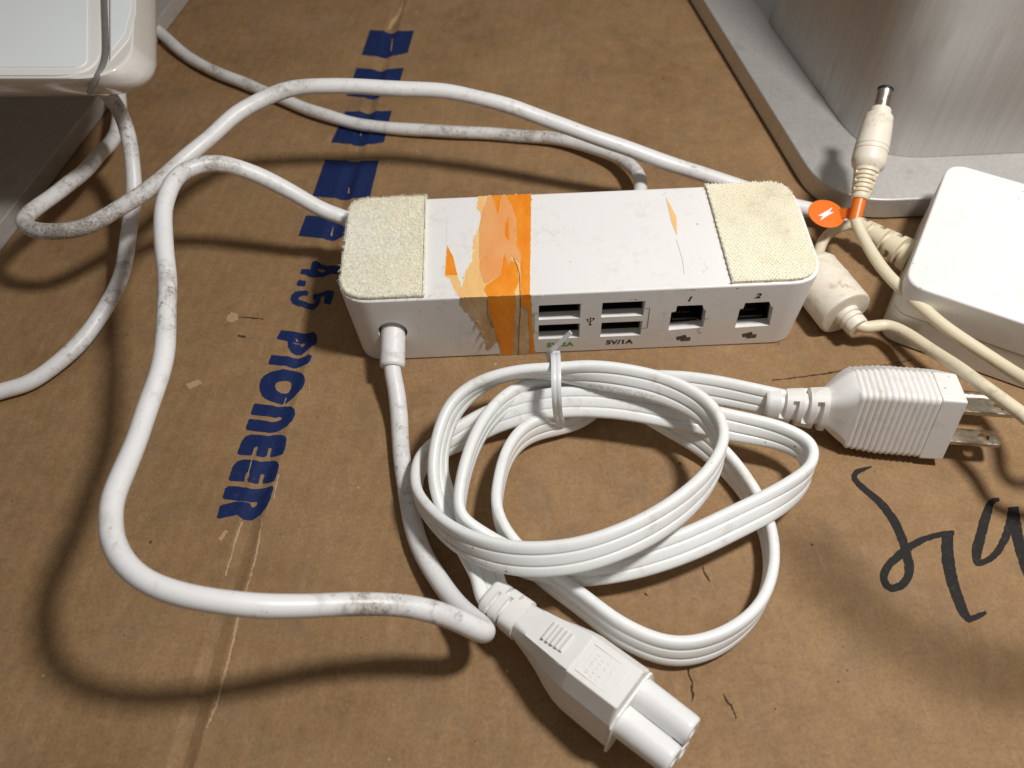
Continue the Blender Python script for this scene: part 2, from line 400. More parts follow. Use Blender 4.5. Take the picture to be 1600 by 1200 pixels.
# make normals point up
bm = bmesh.new(); bm.from_mesh(card.data); bmesh.ops.recalc_face_normals(bm, faces=bm.faces); bm.to_mesh(card.data); bm.free()
def ink(name, loops, mat, lift=.006, jitter=0., px=True):
    """flat print or torn paper lying on the cardboard, following its crease"""
    L2 = []
    for L in loops:
        q = [at(*p)[:2] if px else np.array(p[:2]) for p in L]; L2.append([(uv(p)[0], uv(p)[1]) for p in q])
    if jitter:
        L3 = []
        for L in L2:
            Q = []
            for i in range(len(L)):
                a, b = np.array(L[i]), np.array(L[(i+1) % len(L)]); k = max(1, int(np.linalg.norm(b-a)/.05))
                for j in range(k): Q.append(a+(b-a)*j/k+rng.normal(0, jitter, 2))
            L3.append(Q)
        L2 = L3
    Vf, Ff = fill2d(L2)
    me = bpy.data.meshes.new('x'); me.from_pydata(Vf, [], Ff); bm = bmesh.new(); bm.from_mesh(me)
    lo_u, hi_u = min(v[0] for v in Vf), max(v[0] for v in Vf); lo_v, hi_v = min(v[1] for v in Vf), max(v[1] for v in Vf)
    for c in us:
        if lo_u < c < hi_u: bmesh.ops.bisect_plane(bm, geom=bm.verts[:]+bm.edges[:]+bm.faces[:], plane_co=(c, 0, 0), plane_no=(1, 0, 0))
    for c in vs:
        if lo_v < c < hi_v: bmesh.ops.bisect_plane(bm, geom=bm.verts[:]+bm.edges[:]+bm.faces[:], plane_co=(0, c, 0), plane_no=(0, 1, 0))
    V = []
    for v in bm.verts:
        u_, v_ = v.co.x, v.co.y
        j = min(max(int((v_-vs[0])/.5), 0), nv-2); t = (v_-vs[j])/.5
        i = max(k for k in range(len(us)-1) if us[k] <= u_+1e-6); s = (u_-us[i])/(us[i+1]-us[i])
        z = max((1-t)*((1-s)*hgt(us[i], vs[j])+s*hgt(us[i+1], vs[j]))+t*((1-s)*hgt(us[i], vs[j+1])+s*hgt(us[i+1], vs[j+1])), -1)
        x, y = xy(u_, v_); V.append((x, y, z-.02+lift))
    F = [[v.index for v in f.verts] for f in bm.faces]; bm.verts.index_update()
    F = [[v.index for v in f.verts] for f in bm.faces]; bm.free()
    # consistent upward faces
    G = []
    for f in F:
        a, b, c = (np.array(V[i]) for i in f[:3]); G.append(f if np.cross(b-a, c-b)[2] > 0 else f[::-1])
    return mesh(name, V, G, mat, card, smooth=True)
# the row of blue bars
for q in [[(578,47),(613,50),(647,48),(637,83),(604,90),(565,86)], [(557,106),(596,110),(631,106),(620,146),(585,154),(542,150)],
          [(540,174),(575,175),(612,173),(600,222),(566,227),(517,222)], [(508,249),(555,251),(592,250),(578,306),(545,311),(488,306)],
          [(478,336),(530,339),(560,336),(552,366),(520,374),(466,368)]]:
    ink('blue_bar', [q], M_blue, jitter=.006)
def z10(pts, ox, oy, s=10.): return [(ox+a/s, oy+b/s) for a, b in pts]
def ring2(pts): return [tuple(p) for p in catmull(np.array([(*p, 0) for p in pts+pts[:1]], float), 3.)[:-1, :2]]
letters = [
 [z10([(690,225),(710,210),(760,205),(830,225),(880,255),(1000,285),(1200,310),(1235,350),(1220,420),(1190,445),(1000,460),(900,490),(800,495),(740,505),(700,522),(640,510),(600,480),(560,462),(480,455),(465,430),(490,360),(520,350),(600,355),(655,360)], 430, 390, 12),
  z10([(795,345),(850,345),(940,370),(900,405),(850,400),(800,385)], 430, 390, 12)],
 [z10([(420,575),(450,562),(560,572),(582,600),(560,670),(530,685),(420,675),(395,650)], 430, 390, 12)],
 [z10([(600,870),(550,865),(470,878),(435,905),(445,940),(520,965),(620,980),(680,985),(720,960),(735,930),(700,880),(695,820),(750,795),(950,760),(1090,765),(1105,790),(1080,900),(1040,1010),(1010,1030),(940,1020),(910,1000),(930,860),(850,870),(840,950),(800,1030),(720,1085),(620,1095),(420,1065),(320,1010),(280,930),(300,850),(370,785),(450,765),(580,765),(625,785)], 430, 390, 12)],
 [z10([(590,155),(950,190),(1060,175),(1110,190),(1150,240),(1155,330),(1120,390),(1060,430),(960,480),(900,520),(820,530),(740,500),(700,420),(690,330),(640,315),(530,300),(525,270)], 380, 500),
  z10([(775,345),(900,350),(950,335),(960,365),(920,395),(890,385),(890,360),(800,362)], 380, 500)],
 [z10([(440,540),(800,580),(1030,540),(1078,560),(1050,640),(1010,690),(790,735),(390,690),(400,640)], 380, 500)],
 [ring2(z10([(640,768),(820,780),(920,830),(965,920),(950,1020),(880,1120),(750,1230),(620,1300),(560,1300),(420,1270),(300,1190),(252,1060),(280,920),(400,820)], 380, 500)),
  ring2(z10([(600,955),(700,940),(740,970),(735,1050),(700,1110),(620,1135),(530,1105),(500,1040),(520,985)], 380, 500))],
 [z10([(390,300),(720,345),(850,330),(950,345),(1010,410),(1015,490),(970,580),(880,660),(720,740),(600,762),(470,745),(250,720),(240,680),(280,560),(310,542),(480,560),(620,588),(700,580),(780,545),(795,515),(760,500),(690,520),(560,505),(330,480),(318,455),(365,320)], 360, 600)],
 [z10([(330,785),(420,788),(580,810),(680,785),(780,782),(850,810),(878,860),(870,960),(830,1100),(800,1112),(615,1125),(612,1085),(640,1005),(625,985),(590,995),(560,1110),(520,1138),(420,1138),(400,1105),(432,1000),(410,975),(375,1000),(340,1100),(320,1118),(140,1108),(108,1080),(170,900),(230,820)], 360, 600)],
 [z10([(610,178),(700,185),(870,208),(980,185),(1080,182),(1140,215),(1165,280),(1150,380),(1100,525),(1080,535),(895,535),(888,500),(920,400),(900,385),(865,400),(830,540),(790,552),(690,545),(672,520),(708,410),(680,372),(645,400),(615,530),(400,518),(372,490),(430,300),(500,210)], 320, 700)],
 [z10([(370,595),(500,600),(720,635),(900,610),(1065,600),(1080,640),(1030,820),(970,940),(870,1040),(730,1110),(600,1115),(550,1080),(510,1045),(220,1108),(190,1090),(230,920),(260,890),(480,840),(520,838),(700,850),(720,905),(745,918),(790,880),(808,845),(800,825),(660,838),(500,825),(300,800),(280,770),(320,630)], 320, 700)],
]
for L in letters: ink('blue_letter', L, M_blue, jitter=.004)
def stroke(name, pts, mat=M_mark, lift=.007, jitter=.007, sm=True):
    P = catmull(np.array([(a, b, 0, c) for a, b, c in pts], float), 3.) if sm else np.array([(a, b, 0, c) for a, b, c in pts], float)
    T = np.gradient(P[:, :2], axis=0); T /= np.linalg.norm(T, axis=1)[:, None]; Nn = np.stack([-T[:, 1], T[:, 0]], 1)
    L = [P[i, :2]+Nn[i]*P[i, 3]/2 for i in range(len(P))]; Rr = [P[i, :2]-Nn[i]*P[i, 3]/2 for i in range(len(P))]
    return ink(name, [[tuple(p) for p in L+Rr[::-1]]], mat, lift, jitter)
stroke('marker_stroke', [(1362,729,2),(1350,733,6),(1338,738,9),(1335,747,9),(1352,765,10),(1375,785,12),(1395,811,14),(1409,840,14),(1417,868,15),(1421,890,15),(1417,905,14),(1407,915,13),(1393,919,11),(1384,913,12),(1381,898,12),(1386,886,12)], lift=.005)
stroke('marker_stroke', [(1382,898,12),(1388,884,13),(1400,872,13),(1411,863,14),(1424,853,12),(1440,844,10),(1458,838,9),(1476,834,9),(1491,832,8)], lift=.008)
stroke('marker_stroke', [(1481,832,17),(1480,855,19),(1483,885,19),(1489,912,18),(1498,938,17),(1506,957,15),(1515,967,11),(1526,964,9),(1541,957,6)], lift=.011)
stroke('marker_stroke', [(1562,780,6),(1550,784,10),(1542,803,15),(1532,838,17),(1526,866,16),(1528,879,12),(1540,877,10),(1553,868,11),(1566,850,12),(1576,825,14),(1583,795,14)], lift=.005)
stroke('marker_stroke', [(1583,792,17),(1587,822,18),(1594,855,18),(1604,888,17),(1616,915,13),(1632,925,8)], lift=.009)
stroke('pencil_line', [(1206,594,1.2),(1240,590,1.8),(1290,583,2.4),(1330,577,1.6),(1380,570,1.8),(1424,562,1)], M_scr, .005, .012)
for q in [[(1076,1044,2),(1077,1056,3.5),(1082,1066,3),(1081,1076,4),(1083,1086,3.5),(1081,1098,2.5)], [(1130,1084,2),(1137,1096,3.5),(1146,1108,3),(1150,1122,3)], [(1098,884,1.5),(1102,896,3),(1110,908,2)],
          [(372,495,1),(390,496,2),(412,498,1)], [(372,524,4),(384,526,3)], [(1007,926,2),(1012,930,2)], [(1338,708,1),(1330,701,1.2),(1318,700,1)]]:
    stroke('surface_tear', q, M_scr, .005, .01)
for q in [[(353,495),(362,487),(371,490),(373,499),(362,503),(354,501)], [(340,842),(352,828),(356,831),(345,846)], [(290,600),(310,592),(316,598),(296,608)]]:
    ink('paper_scuff', [q], M_fleck, .005, .012)
# two raised torn edges beside the crease
stroke('torn_edge', [(412,800,1.5),(402,862,3),(391,905,2),(378,945,3),(371,973,4),(360,1020,3),(347,1070,4),(338,1105,3),(322,1140,2)], M_fleck, .012, .012)
stroke('torn_edge', [(630,0,2),(622,22,6),(612,34,5),(607,44,3)], M_fleck, .012, .012)
stroke('torn_edge', [(378,815,2),(369,842,3),(360,875,2),(352,900,1.5)], M_fleck, .012, .012)
for q in [[(545,290,1),(544,300,2.5)], [(613,60,1.2),(611,80,1.5)], [(595,128,1),(592,140,1.5)], [(566,196,1),(563,210,1.6)], [(520,352,1),(517,366,1.8)], [(462,528,1),(464,532,2)], [(398,700,1.2),(388,742,1.4)], [(436,742,1.8),(428,780,1.5)], [(446,620,1),(442,632,1.3)], [(484,600,1.5),(482,617,1.2)]]:
    stroke('ink_scuff_highlight', q, M_fleck, .010, .006)  # pale lines on the fold: worn ink plus painted crease highlights
for _ in range(60):                                      # crumbs of dirt
    p = at(rng.uniform(0, 1600), rng.uniform(560, 1190)); u_, v_ = uv(p); r = rng.uniform(.012, .03)
    L = [(p[0]+r*math.cos(a)*rng.uniform(.6, 1.2), p[1]+r*math.sin(a)*rng.uniform(.6, 1.2)) for a in np.linspace(0, 6.28, 7)[:-1]]
    ink('dirt_speck', [L], M_scr if rng.rand() < .75 else M_fleck, .006, 0, px=False)

# ------------------------------------------------------------------ the charging hub
FY = 18.1; HT = 3.1
hub = thing('charging_hub', 'white rectangular hub with four USB slots, velcro pads on its ends and torn orange tape', 'hub')
XL, XR = -5.60, 10.36
out = rounded([(XL, FY), (XR, FY), (XR, 22.95), (XL, 22.95)], 1.15, 10)
V, F = prism(out, 0, HT, .07, 4)                        # the end walls slope in a little towards the bottom
V = [(x+(HT-z)*.075*(max(0, (XL+1.15-x)/1.15) if x < 2 else -max(0, (x-XR+1.15)/1.15)), y, z) for x, y, z in V]
body = mesh('body', V, F, M_hub, hub)
cut = []
def slot(pts, y0, y1):
    """solid between y0 and y1 of an (x, z) outline"""
    n = len(pts); V = [(p[0], y0, p[1]) for p in pts]+[(p[0], y1, p[1]) for p in pts]
    F = [tuple(range(n)), tuple(range(n, 2*n))[::-1]]+[(i, i+n, (i+1) % n+n, (i+1) % n) for i in range(n)]
    o = mesh('c', V, F, None); bm = bmesh.new(); bm.from_mesh(o.data); bmesh.ops.recalc_face_normals(bm, faces=bm.faces); bm.to_mesh(o.data); bm.free(); return o
def fz(u, v): p = on_y(u, v, FY); return (p[0], p[2])
usb = [[(842,477),(908,475),(906.5,497),(841.5,500)], [(842,508),(906.5,505.5),(905,527.5),(841,530)],
       [(942,473),(1009,470.6),(1005,493),(939,496)], [(940.6,504),(1004,502),(1000.6,524),(937.5,526)]]
rects = []
for q in usb:
    p = [fz(*c) for c in q]; x0 = (p[0][0]+p[3][0])/2; x1 = (p[1][0]+p[2][0])/2; zt = (p[0][1]+p[1][1])/2; zb = (p[2][1]+p[3][1])/2
    rects.append((x0, x1, zb, zt)); cut.append(slot([(x0, zb), (x1, zb), (x1, zt), (x0, zt)], FY-.5, FY+1.3))
def rj(q): return [fz(*c) for c in q]
rjs = [rj([(1044.5,516),(1098.5,511.5),(1103.5,485),(1100,484),(1097.5,476.5),(1058,478),(1056,486.5),(1049,488)]),
       rj([(1148.5,512),(1202.5,508.5),(1208,480.5),(1205,479),(1202,471.5),(1164.5,473.5),(1161.5,482),(1156,483)])]
for p in rjs: cut.append(slot(p, FY-.5, FY+1.3))
hx, hz_ = -3.97, 1.53
cut.append(slot([(hx+.50*math.cos(t), hz_+.50*math.sin(t)) for t in np.linspace(0, 2*math.pi, 33)[:-1]], FY-.5, FY+1.2))
boolean(body, cut); body.data.shade_smooth(); body.data.set_sharp_from_angle(angle=math.radians(28))
weighted(body)
for (x0, x1, zb, zt) in rects:
    port = bpy.data.objects.new('usb_port', None); link(port, hub); cx = (x0+x1)/2; e = .012
    y0 = FY+.34; m = MB()                       # black shell set back in the white opening
    V = [(x0, y0, zb), (x1, y0, zb), (x1, y0, zt), (x0, y0, zt), (x0+.05, y0, zb+.05), (x1-.05, y0, zb+.05), (x1-.05, y0, zt-.05), (x0+.05, y0, zt-.05)]
    V += [(a, FY+1.2, c) for a, b, c in V[4:]]
    m.add(V, [(0,1,5,4),(1,2,6,5),(2,3,7,6),(3,0,4,7),(4,5,9,8),(5,6,10,9),(6,7,11,10),(7,4,8,11),(8,9,10,11)])
    bpy.data.objects.remove(port)
    sh = m.build('usb_port', M_dark, hub)
    MB().box((cx, FY+.85, zb+(zt-zb)*.42), ((x1-x0)/2-.12, .41, .06)).build('tongue', M_black, sh)
    c4 = MB()
    for k in range(4): c4.box((cx-.33+.22*k, FY+.5, zt-.075), (.05, .10, .02))
    c4.build('spring_contact', M_dark, sh)
    t2 = MB().box((cx, FY+.43, zb+(zt-zb)*.42), ((x1-x0)/2-.12, .006, .012)).build('tongue_edge', M_dark, sh)
for p in rjs:
    p = np.array(p); c = p.mean(0); n = len(p); y0 = FY+.33
    q = c+(p-c)*.93
    V = [(a, y0, b) for a, b in p]+[(a, y0, b) for a, b in q]+[(a, FY+1.25, b) for a, b in q]; F = []
    for i in range(n):
        j = (i+1) % n; F += [(i, j, n+j, n+i), (n+i, n+j, 2*n+j, 2*n+i)]
    F.append(tuple(range(2*n, 3*n)))
    o = mesh('network_port', V, F, M_black, hub)
    g = MB(); zb = p[:, 1].min(); x0 = p[:, 0].min()
    for k in range(6): g.box((x0+.20+.105*k, y0+.25, zb+.44), (.012, .16, .012))
    g.build('contact_pins', M_gold, o)
    MB().box((c[0], y0+.3, zb+.16), (.42, .28, .05)).build('inner_step', M_black, o)
# the printed legends
def front_print(name, V2, F, c, mat, ang=0., lift=.004):
    ca_, sa_ = math.cos(ang), math.sin(ang); V = [(c[0]+x*ca_-y*sa_, FY-lift, c[1]+x*sa_+y*ca_) for x, y in [v[:2] for v in V2]]
    G = []
    for f in F:
        a, b, d = (np.array(V[i]) for i in f[:3]); G.append(f if np.cross(b-a, d-b)[1] < 0 else f[::-1])
    return mesh(name, V, G, mat, hub)
front_print('amperage_text', *text2d('5V/2A', .31, .014, 1.18), fz(875, 538.5), M_green)
front_print('amperage_text', *text2d('5V/1A', .31, .014, 1.18), fz(967.5, 534.5), M_ink)
front_print('port_number', *text2d('1', .32, .016, 1.15, .2), fz(1077, 467.5), M_ink)
front_print('port_number', *text2d('2', .32, .016, 1.15, .2), fz(1184.3, 462.5), M_ink)
def path2(pts, wd):
    V, F = [], []
    for (a, b) in zip(pts[:-1], pts[1:]):
        a, b = np.array(a, float), np.array(b, float); t = unit(b-a); n = np.array([-t[1], t[0]])*wd/2; a2, b2 = a-t*wd/2, b+t*wd/2
        k = len(V); V += [a2+n, a2-n, b2-n, b2+n]; F.append((k, k+1, k+2, k+3))
    return V, F
def br(name, pts, mat, wd):
    P2 = [fz(*p) for p in pts]; V, F = [], []
    for i, (a, b) in enumerate(zip(P2[:-1], P2[1:])):
        v, f = path2([a, b], wd); front_print(name, v, f, (0, 0), mat, lift=.004+.0012*i)
br('port_bracket', [(841,489),(834.5,489.3),(834.5,519.5),(840,519.5)], M_green, .022)
br('port_bracket', [(1008,482.3),(1015,482),(1011.3,512.3),(1003.5,512.8)], M_ink, .022)
ux, uz = fz(922.5, 501.5)
V, F = [], []
for v, f in [path2([(0, -.17), (0, .15)], .03), path2([(0, -.08), (-.1, .0)], .026), path2([(-.1, .0), (-.1, .06)], .026), path2([(0, -.03), (.1, .06)], .026), path2([(.1, .06), (.1, .1)], .026),
             ([(-.04, .13), (.04, .13), (0, .21)], [(0, 1, 2)]), ([(-.14, .05), (-.06, .05), (-.06, .11), (-.14, .11)], [(0, 1, 2, 3)]),
             ([(.1+.045*math.cos(t), .12+.045*math.sin(t)) for t in np.linspace(0, 6.28, 11)[:-1]], [tuple(range(10))]),
             ([(.055*math.cos(t), -.19+.045*math.sin(t)) for t in np.linspace(0, 6.28, 11)[:-1]], [tuple(range(10))])]:
    k = len(V); V += list(v); F += [tuple(i+k for i in g) for g in f]
for i, f in enumerate(F): pass
front_print('usb_symbol', V, F, (ux, uz), M_ink)
for (cu_, cv_) in ((1068, 528.3), (1171, 523.8)):
    c = np.array(fz(cu_, cv_))
    for k, (dx, dz, an) in enumerate([(-.085, .045, .33), (.075, -.055, .03)]):
        v, f = [(-.17, -.10), (.17, -.10), (.17, .10), (-.17, .10)], [(0, 1, 2, 3)]
        a = front_print('drawer_icon', v, f, c+[dx, dz], M_ink, an, .004+.0015*k)
        m2 = simple('icon_grey', (.16, .16, .155), .6)
        v, f = [(-.125, -.06), (.125, -.06), (.125, .06), (-.125, .06)], [(0, 1, 2, 3)]
        front_print('drawer_icon', v, f, c+[dx, dz], m2, an, .0047+.0015*k)
        for sx in (-.06, .06):
            v = [(sx-.04, -.03), (sx+.04, -.03), (sx+.04, .03), (sx-.04, .03)]; front_print('drawer_icon', v, f, c+[dx+sx*.0, dz], M_ink, an, .0052+.0015*k)
# grime marks on the white plastic
M_grime = simple('grime_mark', (.30, .25, .17), .8); M_scuff = simple('grey_scuff', (.50, .48, .45), .7)
def blotch(cu_, cv_, n, sp_, front=True, mat=None):
    m = MB()
    for _ in range(n):
        x, z = (fz(cu_, cv_) if front else at(cu_, cv_, HT)[:2]); x += rng.normal(0, sp_[0]); z += rng.normal(0, sp_[1]); r = rng.uniform(.008, .028)
        pts = [(x+r*rng.uniform(.5, 1.4)*math.cos(t), z+r*rng.uniform(.3, 1.)*math.sin(t)) for t in np.linspace(0, 6.28, 8)[:-1]]
        pts = [(a, FY-.0035, b) if front else (a, b, HT+.003) for a, b in pts]; m.add(pts, [tuple(range(7))])
    m.build('grime_mark', mat or M_grime, hub)
blotch(1092, 517, 22, (.05, .13)); blotch(1104, 499, 8, (.10, .04)); blotch(1083, 453, 10, (.22, .02)); blotch(1040, 490, 6, (.04, .12)); blotch(1019, 521, 12, (.10, .13), mat=M_scuff)
blotch(655, 487, 7, (.08, .05), mat=M_scuff); blotch(632, 521, 6, (.03, .06), mat=M_scuff); blotch(990, 468, 8, (.10, .012), mat=M_ink); blotch(1153, 451, 4, (.03, .012), mat=M_ink)
blotch(680, 462, 12, (.30, .06), False, M_scuff); blotch(840, 400, 22, (.05, .9), False, tapemat('tape_residue', (.66, .55, .38))); blotch(1080, 405, 14, (.25, .25), False, M_scuff)
def scratch(pts, front=False, wd=.012, mat=None):
    m = MB()
    for a, b in zip(pts[:-1], pts[1:]):
        pa, pb = (fz(*a), fz(*b)) if front else (at(*a, HT)[:2], at(*b, HT)[:2]); V, F = path2([pa, pb], wd)
        m.add([(v[0], FY-.003, v[1]) if front else (v[0], v[1], HT+.0025) for v in V], F)
    m.build('scratch', mat or M_scuff, hub)
scratch([(846,355),(858,362),(867,371)]); scratch([(1057,375),(1066,405),(1069,428)], mat=M_grime, wd=.014); scratch([(1100,410),(1106,420),(1098,424)]); scratch([(698,345),(697,385)], wd=.01); scratch([(1040,301),(1036,305)], wd=.02)
scratch([(682,478),(690,486),(692,490)], True); scratch([(650,508),(655,515),(653,520)], True)

# velcro pads ------------------------------------------------------------------------------
pl = at(668, 304, HT), at(662, 470, HT)
def pad_outline(x_in, left=True):
    o = .07
    if left: return rounded([(XL+o, FY+o), (x_in+.02, FY+o), (x_in-.02, 22.95-o*.3), (XL+.12, 22.95-o*.3)], [1.05, .03, .03, .75], 8)
    return rounded([(x_in[0], FY+o+.02), (XR-.15, FY+o+.02), (XR-.18, 22.95-o*.5), (x_in[1], 22.95-o*.5)], [.03, 1.0, .9, .03], 8)
def inside(p, poly):
    c = False; n = len(poly)
    for i in range(n):
        a, b = poly[i], poly[i-1]
        if (a[1] > p[1]) != (b[1] > p[1]) and p[0] < (b[0]-a[0])*(p[1]-a[1])/(b[1]-a[1])+a[0]: c = not c
    return c
xin = pl[1][0]
po = pad_outline(xin); padL = mesh('velcro_pad', *prism(po, HT+.002, HT+.17, .06, 4), M_loop, hub, smooth=True, sharp=50); padL['label'] = 'fuzzy cream loop pad on the left end'
x0_, x1_ = at(1146, 446, HT+.1)[0], at(1103, 290, HT+.1)[0]
po2 = pad_outline((x0_, x1_), False); padR = mesh('velcro_pad', *prism(po2, HT+.002, HT+.13, .03, 3), M_hook, hub, smooth=True, sharp=50); padR['label'] = 'woven yellowish hook pad on the right end'
def hairs(name, poly, z, n, ln, wd, mat, parent, edge=0):
    m = MB(); lo_, hi_ = poly.min(0), poly.max(0); k = 0
    while k < n:
        p = lo_+rng.rand(2)*(hi_-lo_)
        if not inside(p, poly): continue
        k += 1; a = rng.uniform(0, 6.28); l = ln*rng.uniform(.5, 1.3); d = np.array([math.cos(a), math.sin(a)]); s = np.array([-d[1], d[0]])*wd
        q = [p+d*l*t for t in (0, .33, .66, 1)]; zz = [z-.01, z+rng.uniform(.01, .05), z+rng.uniform(.01, .055), z-.005]
        V = []
        for c, h in zip(q, zz): V += [(c[0]-s[0], c[1]-s[1], h), (c[0]+s[0], c[1]+s[1], h)]
        m.add(V, [(0, 1, 3, 2), (2, 3, 5, 4), (4, 5, 7, 6)])
    E_ = len(poly)
    for _ in range(edge):
        i = rng.randint(E_); a, b = poly[i], poly[(i+1) % E_]
        if rng.rand() > np.linalg.norm(b-a)/1.2+.15: continue
        p = a+(b-a)*rng.rand(); t = unit(b-a); nrm = np.array([t[1], -t[0]]); l = rng.uniform(.03, .09); q = p+nrm*l*.7+t*rng.uniform(-.04, .04)
        z1 = z-rng.uniform(.0, .06); V = [(p[0]-t[0]*wd, p[1]-t[1]*wd, z1), (p[0]+t[0]*wd, p[1]+t[1]*wd, z1), (q[0]+t[0]*wd*.6, q[1]+t[1]*wd*.6, z1+l*.4), (q[0]-t[0]*wd*.6, q[1]-t[1]*wd*.6, z1+l*.4)]
        m.add(V, [(0, 1, 2, 3)])
    return m.build(name, mat, parent, kind='stuff')
M_fib = simple('pale_fibre', (.96, .91, .76), .5)
hairs('fibre', po*1., HT+.17, 9000, .12, .0045, M_fib, padL, 900)
hk = MB(); lo_, hi_ = po2.min(0), po2.max(0); s_ = .115; th = .5; c_, sn = math.cos(th), math.sin(th)
for i in range(-70, 71):
    for j in range(-70, 71):
        a, b = i*s_, j*s_*.8+(i % 2)*s_*.4; x = (lo_[0]+hi_[0])/2+a*c_-b*sn; y = (lo_[1]+hi_[1])/2+a*sn+b*c_
        x += rng.normal(0, .006); y += rng.normal(0, .006)
        if not inside((x, y), po2): continue
        r = .036; h = rng.uniform(.04, .06); z = HT+.129
        hk.add([(x-r, y-r, z), (x+r, y-r, z), (x+r, y+r, z), (x-r, y+r, z), (x-r*.4, y-r*.2, z+h), (x+r*.6, y+r*.3, z+h)], [(0, 1, 5, 4), (1, 2, 5), (2, 3, 4, 5), (3, 0, 4)])
hk.build('hook', velcro('hook_nylon', (.93, .91, .82), (.90, .86, .72), 1), padR, kind='stuff')
hairs('fibre', po2*1., HT+.13, 200, .10, .004, M_fib, padR, 900)

# torn orange tape ---------------------------------------------------------------------------
tape = bpy.data.objects.new('orange_tape', None)
def zt(pts): return [(680+a/4.286, 290+b/4.286) for a, b in pts]
def jag(L, j, step=.06):
    Q = []
    for i in range(len(L)):
        a, b = np.array(L[i]), np.array(L[(i+1) % len(L)]); k = max(1, int(np.linalg.norm(b-a)/step))
        for t in range(k): Q.append(a+(b-a)*t/k+(rng.normal(0, j, 2) if t or j > .02 else 0))
    return Q
tparent = hub
def tapetop(name, pts, mat, lift, j=.012, parent=None):
    q = []
    for u, v in pts:
        p = at(u, v, HT); q.append((p[0], min(max(p[1], FY-.001), 22.93)))
    V, F = fill2d([jag(q, j)]); V = [(a, max(b, FY-lift), HT+lift) for a, b, c in V]
    G = [f if np.cross(np.array(V[f[1]])-V[f[0]], np.array(V[f[2]])-V[f[1]])[2] > 0 else f[::-1] for f in F]
    return mesh(name, V, G, mat, parent or tparent)
def tapefront(name, pts, mat, lift, j=.012, parent=None):
    q = [(a, min(max(b, .01), HT+lift)) for a, b in (fz(u, v) for u, v in pts)]
    V, F = fill2d([jag(q, j)]); V = [(a, FY-lift, min(max(b, .008), HT+lift)) for a, b, c in V]
    G = [f if np.cross(np.array(V[f[1]])-V[f[0]], np.array(V[f[2]])-V[f[1]])[1] < 0 else f[::-1] for f in F]
    return mesh(name, V, G, mat, parent or tparent)
TOPP = zt([(285,30),(640,20),(636,760),(170,775),(130,700),(95,620),(62,605),(78,400),(120,480),(150,600),(180,690),(205,570),(245,510),(255,360),(290,290),(310,200),(280,150)])
M_edge = tapemat('tape_fibre_edge', (.86, .74, .52), .8, (.88, .82, .68))
tapetop('torn_edge', TOPP, M_edge, .005, .035)
tb = tapetop('tape_layer', TOPP, M_tapel, .008)
tb['label'] = 'pale torn tape backing across the hub top'
tapetop('tape_layer', zt([(375,20),(440,20),(430,180),(415,190)]), M_tape, .013, .006)
tapetop('tape_layer', zt([(470,20),(640,20),(636,770),(575,770),(572,560),(562,450),(545,400),(545,230),(510,130)]), M_tape, .013, .006)
tapetop('tape_layer', zt([(340,670),(440,600),(460,450),(500,500),(545,520),(562,640),(530,720),(540,770),(350,770),(325,700)]), M_tape, .013, .006)
tapetop('tape_layer', zt([(310,200),(335,130),(350,20),(380,20),(415,190),(440,180),(440,20),(470,20),(510,130),(545,230),(545,400),(575,470),(570,520),(510,470),(500,550),(455,450),(440,600),(330,660),(300,560),(295,300)]), M_tapes, .018, .008)
tapetop('tape_layer', zt([(490,210),(497,370),(470,345),(468,255)]), M_tape, .022, .005)
tapetop('tape_layer', zt([(80,402),(120,480),(148,600),(70,600)]), M_tape, .013, .008)
tapetop('tape_sliver', [(1040,308),(1050,325),(1057,340),(1058,368),(1050,350)], M_tapel, .012, .006)
tapefront('tape_layer', zt([(165,735),(640,725),(665,1170),(430,1170),(445,1090),(415,1045),(345,1110),(340,1060),(300,970),(255,900),(170,800)]), M_tapeb, .008, .02)
tapefront('tape_layer', zt([(350,730),(538,730),(530,900),(522,1090),(515,1170),(455,1170),(430,1060),(400,950),(365,850)]), M_tape, .014, .012)
tapefront('tape_layer', zt([(575,730),(640,725),(665,1170),(637,1170),(625,830),(575,800)]), M_tape, .014, .008)
sc_ = MB()
for pts in (zt([(525,490),(548,535),(565,600),(570,745)]),):
    for a, b in zip(pts[:-1], pts[1:]):
        pa, pb = at(*a, HT)[:2], at(*b, HT)[:2]; V, F = path2([pa, pb], .02); sc_.add([(v[0], max(v[1], FY-.01), HT+.026) for v in V], F)
for pts in (zt([(570,745),(570,850),(562,950),(558,1130)]), zt([(345,765),(352,860),(385,950)])):
    for a, b in zip(pts[:-1], pts[1:]):
        V, F = path2([fz(*a), fz(*b)], .022); sc_.add([(v[0], FY-.018, v[1]) for v in V], F)
sc_.build('tape_crack', simple('tape_crack', (.16, .07, .02), .7), tparent)
fl = MB()
for (a, b) in ((315, 978), (332, 1040), (290, 912)):
    x, z = fz(680+a/4.286, 290+b/4.286)
    fl.add([(x-.07, FY-.01, z+.03), (x+.07, FY-.09, z-.03), (x-.02, FY-.07, z+.07), (x-.01, FY-.012, z-.04)], [(0, 1, 2), (0, 3, 1)])
fl.build('tape_flake', M_tapel, tparent)
bpy.data.objects.remove(tape)

# ------------------------------------------------------------------ round white cables
RC = .285
def cable(name, label, pts, mat, r=RC, grp='thick white cables'):
    o, P = tube(name, [at(u, v, z) if len(q) == 3 else np.array(q[:3]) for q in pts for u, v, z in [q[:3]]], r, mat)
    return o, P
